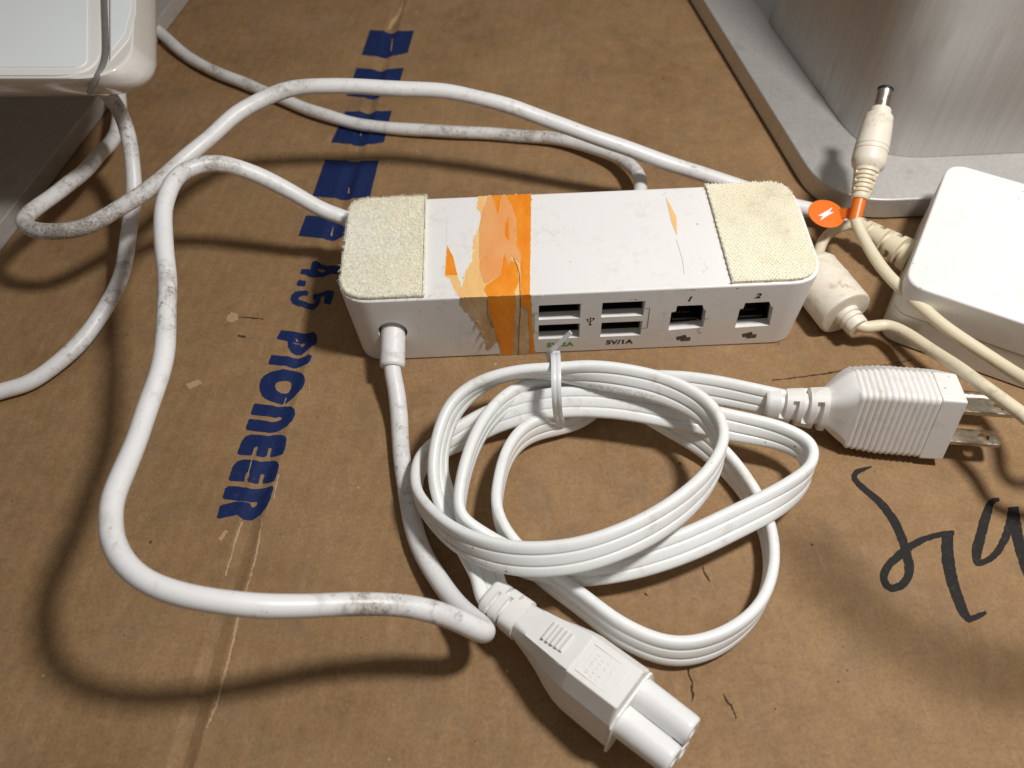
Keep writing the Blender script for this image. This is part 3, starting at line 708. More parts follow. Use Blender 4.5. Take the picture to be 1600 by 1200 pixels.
# hub cable: sleeve in the front socket, down, hairpin, up and round to the far left of the hub
hc = thing('hub_cable', 'thick cable from the hub front, looping round to the hub left side', 'cable', 'thick white cables')
s0 = np.array([hx, FY+.6, hz_]); s1 = at(613, 574, .98)
ax = unit(s1-s0); L_ = np.linalg.norm(s1-s0)
mesh('plug_sleeve', *lathe(s0, ax, [(0, .405), (L_-.12, .425), (L_-.05, .415), (L_, .36)], 40), M_cable, hc, smooth=True, sharp=40)
pts = [s1-ax*.3, s1+ax*.1, at(617,600,.8), at(622,650,.42), at(628,710,.3), at(640,790,.3), at(660,862,.35), at(690,915,.55), at(722,952,.9), at(748,974,1.25), at(758,987,1.75), at(742,981,2.2), at(705,963,2.75), at(640,948,3.4), at(560,945,3.9),
       at(470,948,4.4), at(380,947,4.8), at(290,930,5.1), at(215,895,5.2), at(178,848,5.1), at(175,790,5.0), at(193,735,4.9), at(222,660,4.8), at(248,590,4.8), at(261,520,4.8), at(261,450,4.9), at(255,380,5.0), at(258,315,5.1), at(285,272,5.1), at(335,256,4.9), at(390,268,4.4), at(450,297,3.6), at(500,325,2.8), at(545,343,2.2), at(590,360,1.9)]
_o, hcP = tube('cord', pts, RC, M_cable, hc, 28, 4)
g = 'thick white cables'
def c3(name, label, pts, mat, r=RC):
    o, P = tube(name, [at(*q) for q in pts], r, mat); o['label'] = label; o['category'] = 'cable'; o['group'] = g; return o, P
cabC, cabCP = c3('white_cable', 'white cable with a grimy sharp bend at far left, arching over behind the hub',
   [(184,120,1.2),(186,165,1.2),(180,210,1.3),(150,250,1.8),(100,292,2.5),(55,325,2.9),(38,347,3.1),(60,362,3.3),(120,358,3.6),(185,325,3.9),(250,282,4.2),(320,222,4.6),(380,172,4.8),(440,143,4.9),(520,134,4.9),(600,136,4.7),(700,145,4.4),(780,162,4.1),(870,192,3.5),(960,225,2.9),(1050,257,2.3),(1130,283,1.7),(1210,312,1.1),(1262,326,.8),(1320,343,.5)], M_cable2)
cabD, cabDP = c3('white_cable', 'white cable dropping from the white stand corner and leaving the picture at the lower left',
   [(150,100,5.0),(158,135,4.6),(178,160,4.2),(196,200,3.6),(207,250,2.9),(210,300,2.2),(205,350,1.6),(196,400,1.2),(178,455,.85),(145,510,.6),(100,560,.45),(50,596,.35),(0,612,.3),(-60,630,.3)], M_cable)
cabE, cabEP = c3('white_cable', 'dusty white cable lying flat on the cardboard behind the hub',
   [(215,20,.35),(262,62,.32),(300,92,.3),(360,122,.3),(430,150,.3),(500,177,.3),(570,195,.3),(640,203,.3),(720,207,.3),(800,210,.3),(870,217,.35),(930,233,.5),(975,250,.7),(998,272,.9),(1000,300,1.0),(985,330,1.1)], M_cable2, .27)

def stained(name, base, spots, col=(.17, .135, .10), grp_off=0., amount=.85):
    """a copy of a plastic with grime rubbed in round given places"""
    m = base.copy(); m.name = name; nt = m.node_tree; bs = nt.nodes['Principled BSDF']
    src = bs.inputs['Base Color'].links[0].from_socket; tcn = N(nt, 'TexCoord'); tot = None
    for (u, v, z, r, a) in spots:
        d = N(nt, 'VectorMath', operation='DISTANCE'); nt.links.new(tcn.outputs['Object'], d.inputs[0]); d.inputs[1].default_value = tuple(at(u, v, z)*S)
        mr = N(nt, 'MapRange', interpolation_type='SMOOTHSTEP'); mr.inputs[1].default_value = r*S; mr.inputs[2].default_value = 0; mr.inputs[3].default_value = 0; mr.inputs[4].default_value = a
        nt.links.new(d.outputs['Value'], mr.inputs[0])
        if tot is None: tot = mr.outputs[0]
        else:
            ad_ = N(nt, 'Math', operation='MAXIMUM'); nt.links.new(tot, ad_.inputs[0]); nt.links.new(mr.outputs[0], ad_.inputs[1]); tot = ad_.outputs[0]
    n1 = noise(nt, 300, 6, .8, None, 3+grp_off); n2 = noise(nt, 1300, 3, .7, None, 6+grp_off); n3 = noise(nt, 130, 4, .6, None, 8+grp_off)
    ad1 = N(nt, 'Math', operation='ADD'); nt.links.new(n1.outputs[0], ad1.inputs[0]); nt.links.new(mul(nt, tot, .19), ad1.inputs[1])
    spot = mul(nt, ramp(nt, ad1.outputs[0], .585, .73).outputs[0], ramp(nt, n2.outputs[0], .30, .62).outputs[0])
    veil = mul(nt, mul(nt, tot, ramp(nt, n3.outputs[0], .25, .65).outputs[0]), .42)
    c = mix(nt, veil, src, (.40, .35, .29, 1)); c = mix(nt, mul(nt, spot, amount), c, (*col, 1))
    nt.links.new(c, bs.inputs['Base Color']); return m
def setmat(o, m): o.data.materials[0] = m
setmat(_o, stained('stained_cable_plastic', M_cable, [(330,254,5,1.5,.9), (290,275,5,1.2,.7), (262,465,4.9,1.5,.95), (262,510,4.9,1.0,.7), (573,965,3.8,1.3,1.3), (560,935,3.8,1.5,.6), (600,950,3.6,1.2,.8), (172,835,5,1.2,.5), (690,950,3,1.2,.6), (625,690,.3,2.2,.5), (633,780,.3,2,.4)]))
setmat(cabC, stained('stained_cable_plastic', M_cable2, [(55,365,3.3,1.4,1.2), (90,368,3.5,1.5,1.5), (130,362,3.6,1.4,1.4), (170,345,3.8,1.5,1.1), (215,312,4.1,1.6,.8), (250,285,4.2,1.3,.7), (110,290,2.4,1.6,.7), (45,335,3,1.2,.7), (150,255,1.8,1.6,.6), (450,143,4.9,1.8,.5), (1085,265,2,1.5,.5)], grp_off=4))
setmat(cabD, stained('stained_cable_plastic', M_cable, [(190,185,3.8,1.4,1.1), (203,230,3.1,1.3,.8), (205,245,2.9,.9,.9), (192,420,1.1,1.2,.7), (176,462,.8,1.2,.8), (120,545,.5,1.6,.4)], grp_off=9))
setmat(cabE, stained('stained_cable_plastic', M_cable2, [(820,205,.5,1.4,1.2), (790,205,.5,1.2,.9), (860,213,.5,1.2,1.0), (410,140,.3,2,.7), (340,115,.3,2,.6), (700,205,.3,2,.7), (600,200,.3,1.8,.4), (980,255,.8,1.5,.6)], grp_off=14))
# ------------------------------------------------------------------ flat power cord in a coil
pc = thing('mains_lead', 'coiled flat white ribbed power cord with three-prong plug and cloverleaf connector', 'power cord')
# C5 connector frame
cor = np.array([-.78, 8.72, 1.08]); cdirn = unit(np.array([2.86, 5.43, 1.58])-cor); cside = unit(np.cross([0, 0, 1.], cdirn)); cup = np.cross(cdirn, cside)
def cp(s, wv, h): return cor+cdirn*s+cside*wv+cup*h
T2 = .165; W2 = .50
def half():
    """half of the flat cord: three fused wires with narrow grooves between them"""
    o = [(-.50, .0), (-.492, .06), (-.465, .11), (-.42, .145), (-.36, .160), (-.30, .165), (-.235, .160)]
    o += [(-.195, .150), (-.168, .118), (-.141, .150)]
    o += [(-.09, .163), (0, .167), (.09, .163)]
    o += [(.141, .150), (.168, .118), (.195, .150)]
    o += [(.235, .160), (.30, .165), (.36, .160), (.42, .145), (.465, .11), (.492, .06)]
    return o
hf = half(); prof = np.array([(y, x) for x, y in hf]+[(-y, -x) for x, y in hf])
def rib(pts):
    A_ = []
    for q in pts:
        if len(q) == 6: u, v, z, lx, ly, _ = q; p = at(u, v, z)-unit([lx, ly, 1])*.42   # measured on the upper edge
        elif len(q) == 5: u, v, z, lx, ly = q; p = at(u, v, z)
        else: p = np.array(q[0]); lx, ly = q[1:3]
        A_.append([*p, lx, ly])
    C_ = catmull(np.array(A_), .1); C_ = soften(C_, 18, slice(0, 3)); return soften(C_, 70, slice(3, 5))
rp = rib([(cp(.5, 0, 0), -2.6, -3.2), (cp(-.1, 0, 0), -2.4, -2.8), (765,905,1.0,-2.0,-1.6), (745,872,.95,-1.7,-.9), (722,830,.9,-1.4,-.4), (697,785,1.0,-.9,0), (675,727,1.75,-.35,0,1), (684,668,2.0,-.25,0,1), (706,622,2.2,-.15,.05,1), (738,599,2.35,-.1,-.25,1), (778,584,2.5,0,-.45,1), (825,576,2.6,0,-.5,1), (868,574,2.68,0,-.3,1), (950,588,2.4,.1,.6), (1045,610,2.4,.1,.7), (1105,645,2.4,.1,.5),
          (1128,690,2.35,.1,.35), (1112,740,2.4,.1,.55), (1060,795,2.5,.1,.8), (980,842,2.5,0,.95), (890,870,2.4,0,1.0), (800,872,2.2,0,.9), (725,848,1.8,0,.5), (675,808,1.35,0,.15), (651,768,.95,0,0), (658,722,.65,0,.1), (692,695,.58,-.1,.3), (722,680,.62,-.1,.7), (760,659,.8,-.1,1.0), (810,641,1.1,0,1.3), (868,629,1.4,0,1.3), (960,630,1.55,.1,1.3), (1060,647,1.5,.1,1.1), (1150,666,1.4,.1,.8),
          (1225,683,1.35,.1,.3), (1264,705,1.3,.1,.1), (1264,738,1.3,.1,.3), (1225,775,1.35,.1,.9), (1150,815,1.3,0,1.3), (1060,856,1.2,0,1.4), (970,882,1.05,0,1.2), (880,890,.95,0,1.0), (800,872,.95,-.1,.6), (748,838,1.35,0,.2), (717,800,1.95,0,0,1), (720,746,2.1,0,0,1), (738,685,2.15,0,0,1), (762,642,2.0,0,.05,1), (789,614,1.85,0,.1,1), (820,597,1.7,0,.1,1), (855,592,1.6,0,.2,1), (900,598,1.5,0,.3,1), (960,614,1.0,.1,.6),
          (1040,655,.85,.2,.7), (1110,700,.65,.2,.35), (1165,760,.55,.1,.1), (1198,825,.52,.05,0), (1205,890,.52,0,0), (1182,955,.52,0,.1), (1120,1005,.56,0,.4), (1050,1018,.58,0,.5), (975,990,.58,0,.5), (905,938,.58,0,.45), (845,895,.6,0,.3), (800,850,.72,0,.1), (775,790,1.3,0,0,1), (779,744,1.35,0,0,1), (790,702,1.3,0,.1,1), (811,671,1.25,.1,.25,1), (838,652,1.15,.1,.35,1), (866,644,1.1,0,.4,1), (905,633,1.05,0,.4,1), (970,606,.7,0,.6), (1050,602,1.0,0,.9), (1120,610,1.15,0,.7), (1180,622,1.25,0,.5), (1230,632,1.3,0,.4)])
ups = np.stack([rp[:, 3], rp[:, 4], np.ones(len(rp))], 1)
mesh('flat_cord', *sweep(rp, ups, prof), M_cord, pc, smooth=True, sharp=60)
# flat lettering on the cord; relief shade and grime put into its grey
Tn = np.gradient(rp[:, :3], axis=0); sl = np.concatenate([[0], np.cumsum(np.linalg.norm(np.diff(rp[:, :3], axis=0), axis=1))]); Tn /= np.linalg.norm(Tn, axis=1)[:, None]
Un = ups-(ups*Tn).sum(1)[:, None]*Tn; Un /= np.linalg.norm(Un, axis=1)[:, None]; Sn = np.cross(Tn, Un)
EMS = 1
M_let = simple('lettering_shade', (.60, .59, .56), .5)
def emboss(txt, uvt, row, size, side=1, flip=1):
    q = at(*uvt); i0 = int(np.argmin(np.linalg.norm(rp[:, :3]-q, axis=1))); V2, F = text2d(txt, size, .002, 1.15); V = []
    for x, y in V2:
        s = sl[i0]+x*flip; i = min(max(int(np.searchsorted(sl, s)), 1), len(sl)-1); t = (s-sl[i-1])/(sl[i]-sl[i-1])
        P_ = rp[i-1, :3]*(1-t)+rp[i, :3]*t; V.append(P_+Un[i]*(row+y)+Sn[i]*side*(T2+.004))
    return mesh('moulded_lettering', V, F, M_let, pc)

emboss('GROUNDING', (955,588,2.4), -.33, .20, EMS, 1); emboss('ONLY', (1010,600,2.4), -.33, .20, EMS, 1)
# NEMA plug -----------------------------------------------------------------------------------
px0 = at(1197, 632, 1.25); px1 = at(1484, 654, 1.42); pax = unit(px1-px0)
a_ = math.radians(13); pn0 = np.array([0, math.sin(a_), math.cos(a_)])
pn = unit(pn0-(pn0 @ pax)*pax); pb = np.cross(pn, pax);
if pb[1] < 0: pb = -pb
def pp(s, b, n): return px0+pax*s+pb*b+pn*n
PL = np.linalg.norm(px1-px0)
pent = [(-.62, -1.26), (.72, -1.22), (1.62, -.62), (1.62, .62), (.72, 1.22), (-.62, 1.26)]
def psec(s, k, r=.16, kx=1., off=0.):
    P_ = rounded([(b*k*kx+off, n*k) for b, n in pent], r, 5); return [pp(s, b, n) for b, n in P_]
secs = []; sb = 2.55                                    # ribbed part begins
for s, k, r, off in [(1.7, .42, .4, 0), (1.82, .50, .45, 0), (2.0, .62, .5, 0), (2.2, .76, .5, 0), (2.4, .86, .45, 0), (2.52, .905, .4, 0)]: secs.append(psec(s, k, r, 1, off))
nr = 13; rl = (PL-.72-sb)/nr
for i in range(nr):
    k = .93+.07*min(1, i/5.)
    for j, (t, d) in enumerate([(0, -.03), (.22, .0), (.5, .012), (.78, .0), (.93, -.03)]):
        secs.append(psec(sb+rl*(i+t), k+d, .22, 1))
for s, k, r in [(PL-.70, .955, .14), (PL-.69, .99, .12), (PL-.66, 1.0, .10), (PL-.03, .985, .08), (PL, .965, .06)]: secs.append(psec(s, k, r))
V, F = loft(secs); plugb = mesh('plug_body', V, F, M_plug, pc, smooth=True, sharp=45)
bm = bmesh.new(); bm.from_mesh(plugb.data); bmesh.ops.recalc_face_normals(bm, faces=bm.faces); bm.to_mesh(plugb.data); bm.free()
# slotted strain relief: core, rings and bridges
def ellp(s, rb, rn, p=2.6, n=28):
    o = []
    for i in range(n):
        t = 2*math.pi*i/n; c, q = math.cos(t), math.sin(t); o.append(pp(s, rb*abs(c)**(2/p)*(1 if c > 0 else -1), rn*abs(q)**(2/p)*(1 if q > 0 else -1)))
    return o
def relief(name, fn, s0, s1, rb, rn, slots, mat, parent, depth=.72, n=56, p=2.6, ns=40):
    """moulded bend relief: one skin with slots pressed into it; slots: (s from, s to, angle from, angle to)"""
    st = list(np.linspace(s0, s1, ns))
    for a, b, *_ in slots: st += [a-.012, a+.012, b-.012, b+.012]
    st = sorted(st); secs = []
    for s_ in st:
        k = (s_-s0)/(s1-s0); e_ = min(1, .9+1.6*min(s_-s0, .06)); row = []
        for i in range(n):
            t = 2*math.pi*i/n; dg_ = math.degrees(t); f = e_
            for a, b, t0, t1 in slots:
                if a <= s_ <= b and t0 <= dg_ <= t1: f = depth
            c, q = math.cos(t), math.sin(t); r1 = rb[0]+(rb[1]-rb[0])*k; r2 = rn[0]+(rn[1]-rn[0])*k
            row.append(fn(s_, f*r1*abs(c)**(2/p)*(1 if c > 0 else -1), f*r2*abs(q)**(2/p)*(1 if q > 0 else -1)))
        secs.append(row)
    V, F = loft(secs); o = mesh(name, V, F, mat, parent, smooth=True, sharp=40)
    bm = bmesh.new(); bm.from_mesh(o.data); bmesh.ops.recalc_face_normals(bm, faces=bm.faces); bm.to_mesh(o.data); bm.free(); return o
relief('strain_relief', pp, -.05, 1.8, (.37, .54), (.50, .74), [(.38, .54, 40, 192), (.74, .90, 135, 290), (1.08, 1.25, 40, 195), (1.45, 1.63, 130, 290)], M_plug, pc)
def blade(cb, cn, ln=1.62, wd=.635, th=.15):
    P_ = rounded([(PL-.1, cb-wd/2), (PL+ln, cb-wd/2), (PL+ln, cb+wd/2), (PL-.1, cb+wd/2)], [0.02, .2, .2, .02], 6)
    V, F = prism(P_, -th/2, th/2, .025, 2)
    V = [pp(v[0], v[1], cn+v[2]) for v in V]
    o = mesh('blade', V, F, M_steel, pc)
    hl = [(PL+ln-.46+.16*math.cos(t), cb+.16*math.sin(t)) for t in np.linspace(0, 2*math.pi, 25)[:-1]]
    Vh = [pp(a, b, cn-.3) for a, b in hl]+[pp(a, b, cn+.3) for a, b in hl]; n = 24
    c = mesh('c', Vh, [tuple(range(n))[::-1], tuple(range(n, 2*n))]+[(i, (i+1) % n, (i+1) % n+n, i+n) for i in range(n)], None)
    for ob in (o, c):
        bm = bmesh.new(); bm.from_mesh(ob.data); bmesh.ops.recalc_face_normals(bm, faces=bm.faces); bm.to_mesh(ob.data); bm.free()
    boolean(o, [c]); o.data.shade_smooth(); o.data.set_sharp_from_angle(angle=math.radians(35)); return o
blade(-.10, -.635); blade(-.10, .635)
gp = lathe(pp(PL-.1, 1.05, 0), pax, [(0, .235), (1.75, .235), (1.9, .2), (1.98, .12)], 24); mesh('ground_pin', *gp, M_steel, pc, smooth=True, sharp=45)

# C5 connector ----------------------------------------------------------------------------------
def csec(s, wt, wm, wb, zt_, zm, zb, r=.1):
    P_ = rounded([(-wt, zt_), (-wm, zm), (-wb, zb), (wb, zb), (wm, zm), (wt, zt_)], r, 5); return [cp(s, a, b) for a, b in P_]
cs = [(1.02, .30, .47, .42, .42, .05, -.42, .3), (1.15, .36, .52, .48, .46, .08, -.5, .2), (1.6, .40, .58, .58, .52, .12, -.62, .12), (2.0, .44, .64, .70, .60, .17, -.75, .10), (2.4, .50, .74, .86, .72, .22, -.86, .08),
      (2.8, .55, .82, .98, .80, .27, -.93, .06), (3.1, .57, .86, 1.02, .84, .3, -.96, .05), (3.14, .57, .86, 1.02, .84, .3, -.96, .05), (4.55, .57, .88, 1.05, .87, .3, -.94, .05), (4.6, .54, .85, 1.0, .84, .3, -.91, .05)]
V, F = loft([csec(*c) for c in cs]); cb_ = mesh('connector_body', V, F, M_conn, pc, smooth=True, sharp=30)
bm = bmesh.new(); bm.from_mesh(cb_.data); bmesh.ops.recalc_face_normals(bm, faces=bm.faces); bm.to_mesh(cb_.data); bm.free()
def cell(s, rb, rn, p=3.2, n=28):
    o = []
    for i in range(n):
        t = 2*math.pi*i/n; c, q = math.cos(t), math.sin(t); o.append(cp(s, rb*abs(c)**(2/p)*(1 if c > 0 else -1), rn*abs(q)**(2/p)*(1 if q > 0 else -1)))
    return o
relief('strain_relief', cp, -.12, 1.1, (.52, .56), (.42, .46), [(.16, .25, 90, 215), (.34, .42, 15, 72), (.52, .62, 82, 215), (.74, .82, 15, 66), (.16, .30, 225, 300), (.5, .66, 225, 300)], M_conn, pc, .76, p=3.2)
m = MB(); crot = np.stack([cdirn, cside, cup], 1)
# raised thumb plate with ridges, stamped panel, flange, snout
P_ = rounded([(1.55, -.42), (3.08, -.56), (3.08, .56), (1.55, .42)], .04, 3)
def topz(s): return np.interp(s, [1.15, 1.6, 2., 2.4, 2.8, 3.1, 4.6], [.46, .52, .60, .72, .80, .84, .87])
V = [cp(a, b, topz(a)-.05) for a, b in P_]+[cp(a, b, topz(a)+.035) for a, b in P_]; n = len(P_)
mesh('top_plate', V, [tuple(range(n, 2*n))]+[(i, (i+1) % n, (i+1) % n+n, i+n) for i in range(n)], M_conn, pc)
m = MB()
for i in range(5):
    s = 2.02+.15*i; h0 = topz(s)+.03
    V = [cp(s-.06, -.27, h0), cp(s+.085, -.27, h0), cp(s+.02, -.27, h0+.15-.02*i), cp(s-.06, .27, h0), cp(s+.085, .27, h0), cp(s+.02, .27, h0+.15-.02*i)]
    m.add(V, [(0, 1, 2), (3, 5, 4), (0, 2, 5, 3), (1, 4, 5, 2)])
m.build('thumb_ridges', M_conn, pc)
def frame_on_top(s0, s1, b, wd, h):
    m = MB()
    for (x0, x1, y0, y1) in [(s0, s0+wd, -b, b), (s1-wd, s1, -b, b), (s0+wd, s1-wd, -b, -b+wd), (s0+wd, s1-wd, b-wd, b)]:
        z0 = topz((x0+x1)/2); m.box(cp((x0+x1)/2, (y0+y1)/2, z0), ((x1-x0)/2, (y1-y0)/2, h), crot)
    return m.build('stamped_panel', M_conn, pc)
frame_on_top(3.22, 4.32, .42, .02, .012)
m = MB()
for r_ in range(4):
    x = -.30
    while x < .28:
        wd_ = rng.uniform(.02, .07); m.box(cp(3.48+.17*r_, x, topz(3.8)), (rng.uniform(.015, .045), wd_/2, .010), crot); x += wd_+rng.uniform(.02, .06)
m.build('worn_stamp', M_conn, pc)
V, F = prism(rounded([(4.56, -1.0), (4.62, -1.0), (4.62, .98), (4.56, .98)], .01, 2), -1, -.2, .01, 1)
fl_ = [(-.58, .35), (-.90, .15), (-1.14, -.95), (-1.1, -1.06), (1.08, -1.02), (.90, .2), (.58, .35)]
P_ = rounded(fl_, .12, 4); n = len(P_)
V = [cp(4.60, a, b) for a, b in P_]+[cp(4.665, a, b) for a, b in P_]
mesh('flange', V, [tuple(range(n))[::-1], tuple(range(n, 2*n))]+[(i, (i+1) % n, (i+1) % n+n, i+n) for i in range(n)], M_conn, pc)
M_snout = plastic('snout_plastic', (.82, .82, .81), .3, .1, off=50, speck=.15)
for (b, h, r) in ((.38, -.10, .43), (-.44, -.20, .43), (0, -.72, .36)):
    V, F = lathe(cp(4.62, b, h), cdirn, [(0, r), (1.46, r*.92), (1.54, r*.88), (1.58, r*.78), (1.58, .17), (1.2, .17)], 36)
    o = mesh('socket_barrel', V, F, M_snout, pc, smooth=True, sharp=40)
    V, F = lathe(cp(5.3, b, h), cdirn, [(0, .165), (.7, .165)], 20); mesh('hole', V, F, M_rubber, o)
MB().box(cp(5.25, 0, -.35), (.62, .25, .25), crot).build('barrel_web', M_snout, pc)

# ------------------------------------------------------------------ zip tie
tie = thing('cable_tie', 'translucent white nylon cable tie holding the coiled cord, its cut tail sticking up', 'cable tie')
ty = lambda u, v, z: at(u, v, z)
loop = [ty(867,556,1.2), ty(867,553,2.3), ty(868,556,2.72), ty(869,575,2.9), ty(869,600,2.75), ty(870,625,2.25), ty(872,648,1.45), ty(875,658,1.1), at(876,668,.5), at(874,660,.18), at(870,610,.12), at(867,570,.15), at(866,556,.5), ty(867,556,1.2)]
lp = soften(catmull(loop, .08), 4)
T = np.gradient(lp, axis=0); T /= np.linalg.norm(T, axis=1)[:, None]; ctr = lp.mean(0); upv = lp-ctr
strap = np.array([(-.15, -.035), (-.15, .02), (-.10, .035), (-.03, .035), (0, .02), (.03, .035), (.10, .035), (.15, .02), (.15, -.035)])
mesh('strap', *sweep(lp, upv, strap, False), M_tie, tie, smooth=True, sharp=40)
hd = at(866, 566, .95)
mesh('lock_head', *[(lambda VF: (place(VF[0], hd+np.array([0, .18, 0]), [1, 0, 0], [0, .3, .95], [0, -.95, .3]), VF[1]))(prism(rounded([(-.22, -.2), (.22, -.2), (.22, .2), (-.22, .2)], .05, 3), -.16, .16, .03, 2))][0], M_tie, tie, smooth=True, sharp=40)
tl = catmull([hd+np.array([0, .1, 0.1]), at(856,554,1.9), at(872,538,2.5), at(892,519,3.1)], .1)
mesh('cut_tail', *sweep(tl, np.tile([0, -.5, .8], (len(tl), 1)), strap*.48), M_tie, tie, smooth=True, sharp=40)

# ------------------------------------------------------------------ power adapter with its yellowed cord
ad = thing('power_adapter', 'white power brick with yellowed cord, ferrite bead, orange lightning tag and barrel plug', 'power adapter')
en = np.array([.857, -.515, 0]); el = np.array([.515, .857, 0]); ac = np.array([12.98, 18.2, 0])
ol = rounded([(0, 0), (11, 0), (11, 6.85), (0, 6.85)], .75, 8)
V, F = prism(ol, 1.415, 2.8, .09, 5); mesh('upper_shell', place(V, ac, en, el, [0, 0, 1]), F, M_brick, ad, smooth=True, sharp=35)
ol2 = rounded([(.02, .02), (10.98, .02), (10.98, 6.83), (.02, 6.83)], .75, 8)
V, F = prism(ol2, 0.02, 1.395, .05, 3); mesh('lower_shell', place(V, ac, en, el, [0, 0, 1]), F, M_brick, ad, smooth=True, sharp=35)
V, F = prism(rounded([(.06, .06), (10.94, .06), (10.94, 6.8), (.06, 6.8)], .7, 6), 1.3, 1.5, .005, 1); mesh('seam', place(V, ac, en, el, [0, 0, 1]), F, simple('seam_grey', (.3, .27, .22), .6), ad)
# comb-like relief where the cord leaves the brick
ra, rb_ = at(1418, 398, 1.25), at(1343, 352, 1.15); rd = unit(rb_-ra); rl_ = np.linalg.norm(rb_-ra)
nz = unit(np.cross(rd, [0, 0, 1.])); nu = np.cross(nz, rd)
sl_ = []; k = .10
for i in range(6):
    wd_ = .17; a = k; sl_.append((a, a+wd_, 60, 245) if i % 2 == 0 else (a, a+wd_, 0, 88)); sl_.append((a, a+wd_, 300, 360) if i % 2 == 0 else (a, a+wd_, 170, 359)); k += (rl_+.05)/6.1
relief('strain_relief', lambda s_, b, n: ra+rd*s_+nz*b+nu*n, -.25, rl_+.05, (.60, .30), (.60, .30), sl_, M_yel, ad, .60, p=2.1, ns=60)
# ferrite bead
f1, f0 = at(1322, 491, .98), at(1262, 418, .98); fd = unit(f1-f0); fl_n = np.linalg.norm(f1-f0)
V, F = lathe(f0, fd, [(0, .70), (.04, .82), (.25, .92), (.32, .94), (.34, .955), (.38, .94), (fl_n*.45, .95), (fl_n*.45+.02, .965), (fl_n*.45+.06, .95), (fl_n-.12, .95), (fl_n-.04, .93), (fl_n, .86), (fl_n+.005, .3)], 40)
fb = mesh('ferrite_bead', V, F, M_yel2, ad, smooth=True, sharp=30)
V, F = lathe(f1, fd+np.array([.1, 0, -.05]), [(-.05, .44), (.14, .43), (.15, .36), (.22, .36), (.23, .42), (.34, .41), (.35, .34), (.41, .34), (.42, .40), (.62, .385), (.66, .35), (.665, .1)], 28); mesh('bead_collar', V, F, M_yel2, fb, smooth=True, sharp=40)
fe = f1+unit(fd+np.array([.1, 0, -.05]))*.62
yc = .205
tube('cord', [rb_-rd*.2, rb_+rd*.1, at(1322,351,1.0), at(1300,361,.85), at(1284,378,.8), at(1276,400,.9), f0-fd*.05, f0+fd*.3], yc*.95, M_yel, ad)
loop_out = [fe-fd*.2, fe+np.array([.12, -.04, 0]), at(1385,508,.95), at(1415,520,1.15), at(1450,541,1.55), at(1490,568,2.2), at(1530,597,2.75), at(1570,629,2.95), at(1610,662,3.05), at(1660,705,3.3)]
def above(u, v, z):                                     # a point over the shadow the photograph shows at (u, v)
    g_ = at(u, v); return g_+(LAMP-g_)*z/LAMP[2]
loop_out += [np.array([21, 11.0, 3.4]), np.array([29, 8.5, 6.])]+[above(*q) for q in [(1760,1045,12),(1680,1064,12.3),(1600,1066,12.3),(1530,1058,12.3),(1450,1037,12.3),(1370,985,12.3),(1300,915,12.3),(1245,862,12.3),(1228,838,12.5)]]  # unseen high loop of the cord, added to cast the soft arc shadow
loop_out += [above(*q) for q in [(1250,850,12.9),(1310,900,13.1),(1380,968,13.1),(1460,1022,13.1),(1540,1045,13),(1620,1048,12.7)]]+[np.array([30, 10, 8.]), np.array([23, 13.5, 4.2])]
loop_out += [at(1690,655,3.6), at(1640,617,2.8), at(1600,592,2.4), at(1560,566,2.2), at(1510,533,2.1), at(1460,497,2.05), at(1415,459,2.0), at(1378,416,2.0), at(1353,378,2.05), at(1340,352,2.2), at(1336,335,2.35)]
b0 = at(1337, 340, 2.3); b1 = at(1384, 138, 4.75); bd = unit(b1-b0); BL = np.linalg.norm(b1-b0)
loop_out += [b0+bd*.1, b0+bd*.5]
o, _ = tube('cord', loop_out, yc, M_yel, ad, 22, 5)
V, F = lathe(b0-bd*.1, bd, [(0, yc+.012), (.1+.15*BL, yc+.03)], 24); mesh('orange_band', V, F, M_orange, ad, smooth=True, sharp=40)
def bl(name, pr, mat, n=36): V, F = lathe(b0, bd, [((.13+.87*a)*BL, r) for a, r in pr], n); return mesh(name, V, F, mat, ad, smooth=True, sharp=35)
bl('plug_body', [(.25, .36), (.262, .42), (.30, .55), (.325, .585), (.345, .60), (.405, .60), (.41, .575), (.425, .575), (.43, .60), (.445, .60), (.45, .575), (.465, .575), (.47, .595), (.62, .545), (.735, .50), (.75, .47), (.757, .38), (.80, .375), (.812, .35), (.813, .2)], M_yel2)
bz = unit(np.cross(bd, [0, 0, 1.])); bu = np.cross(bz, bd); sl_ = []
for i in range(6):
    a = (.165+.0315*i)*BL; sl_.append((a, a+.085, 20, 150) if i % 2 else (a, a+.085, 55, 200)); sl_.append((a, a+.085, 225, 330))
relief('strain_relief', lambda s_, b, n: b0+bd*s_+bz*b+bu*n, .135*BL, .365*BL, (.31, .44), (.31, .44), sl_, M_yel, ad, .84, p=2.1, ns=50)
bl('barrel', [(.80, .275), (.975, .275), (.976, .2)], M_steel, 28)
bl('insulating_tip', [(.972, .285), (.992, .285), (1.0, .262), (1.0, .15), (.97, .15)], M_black, 28)
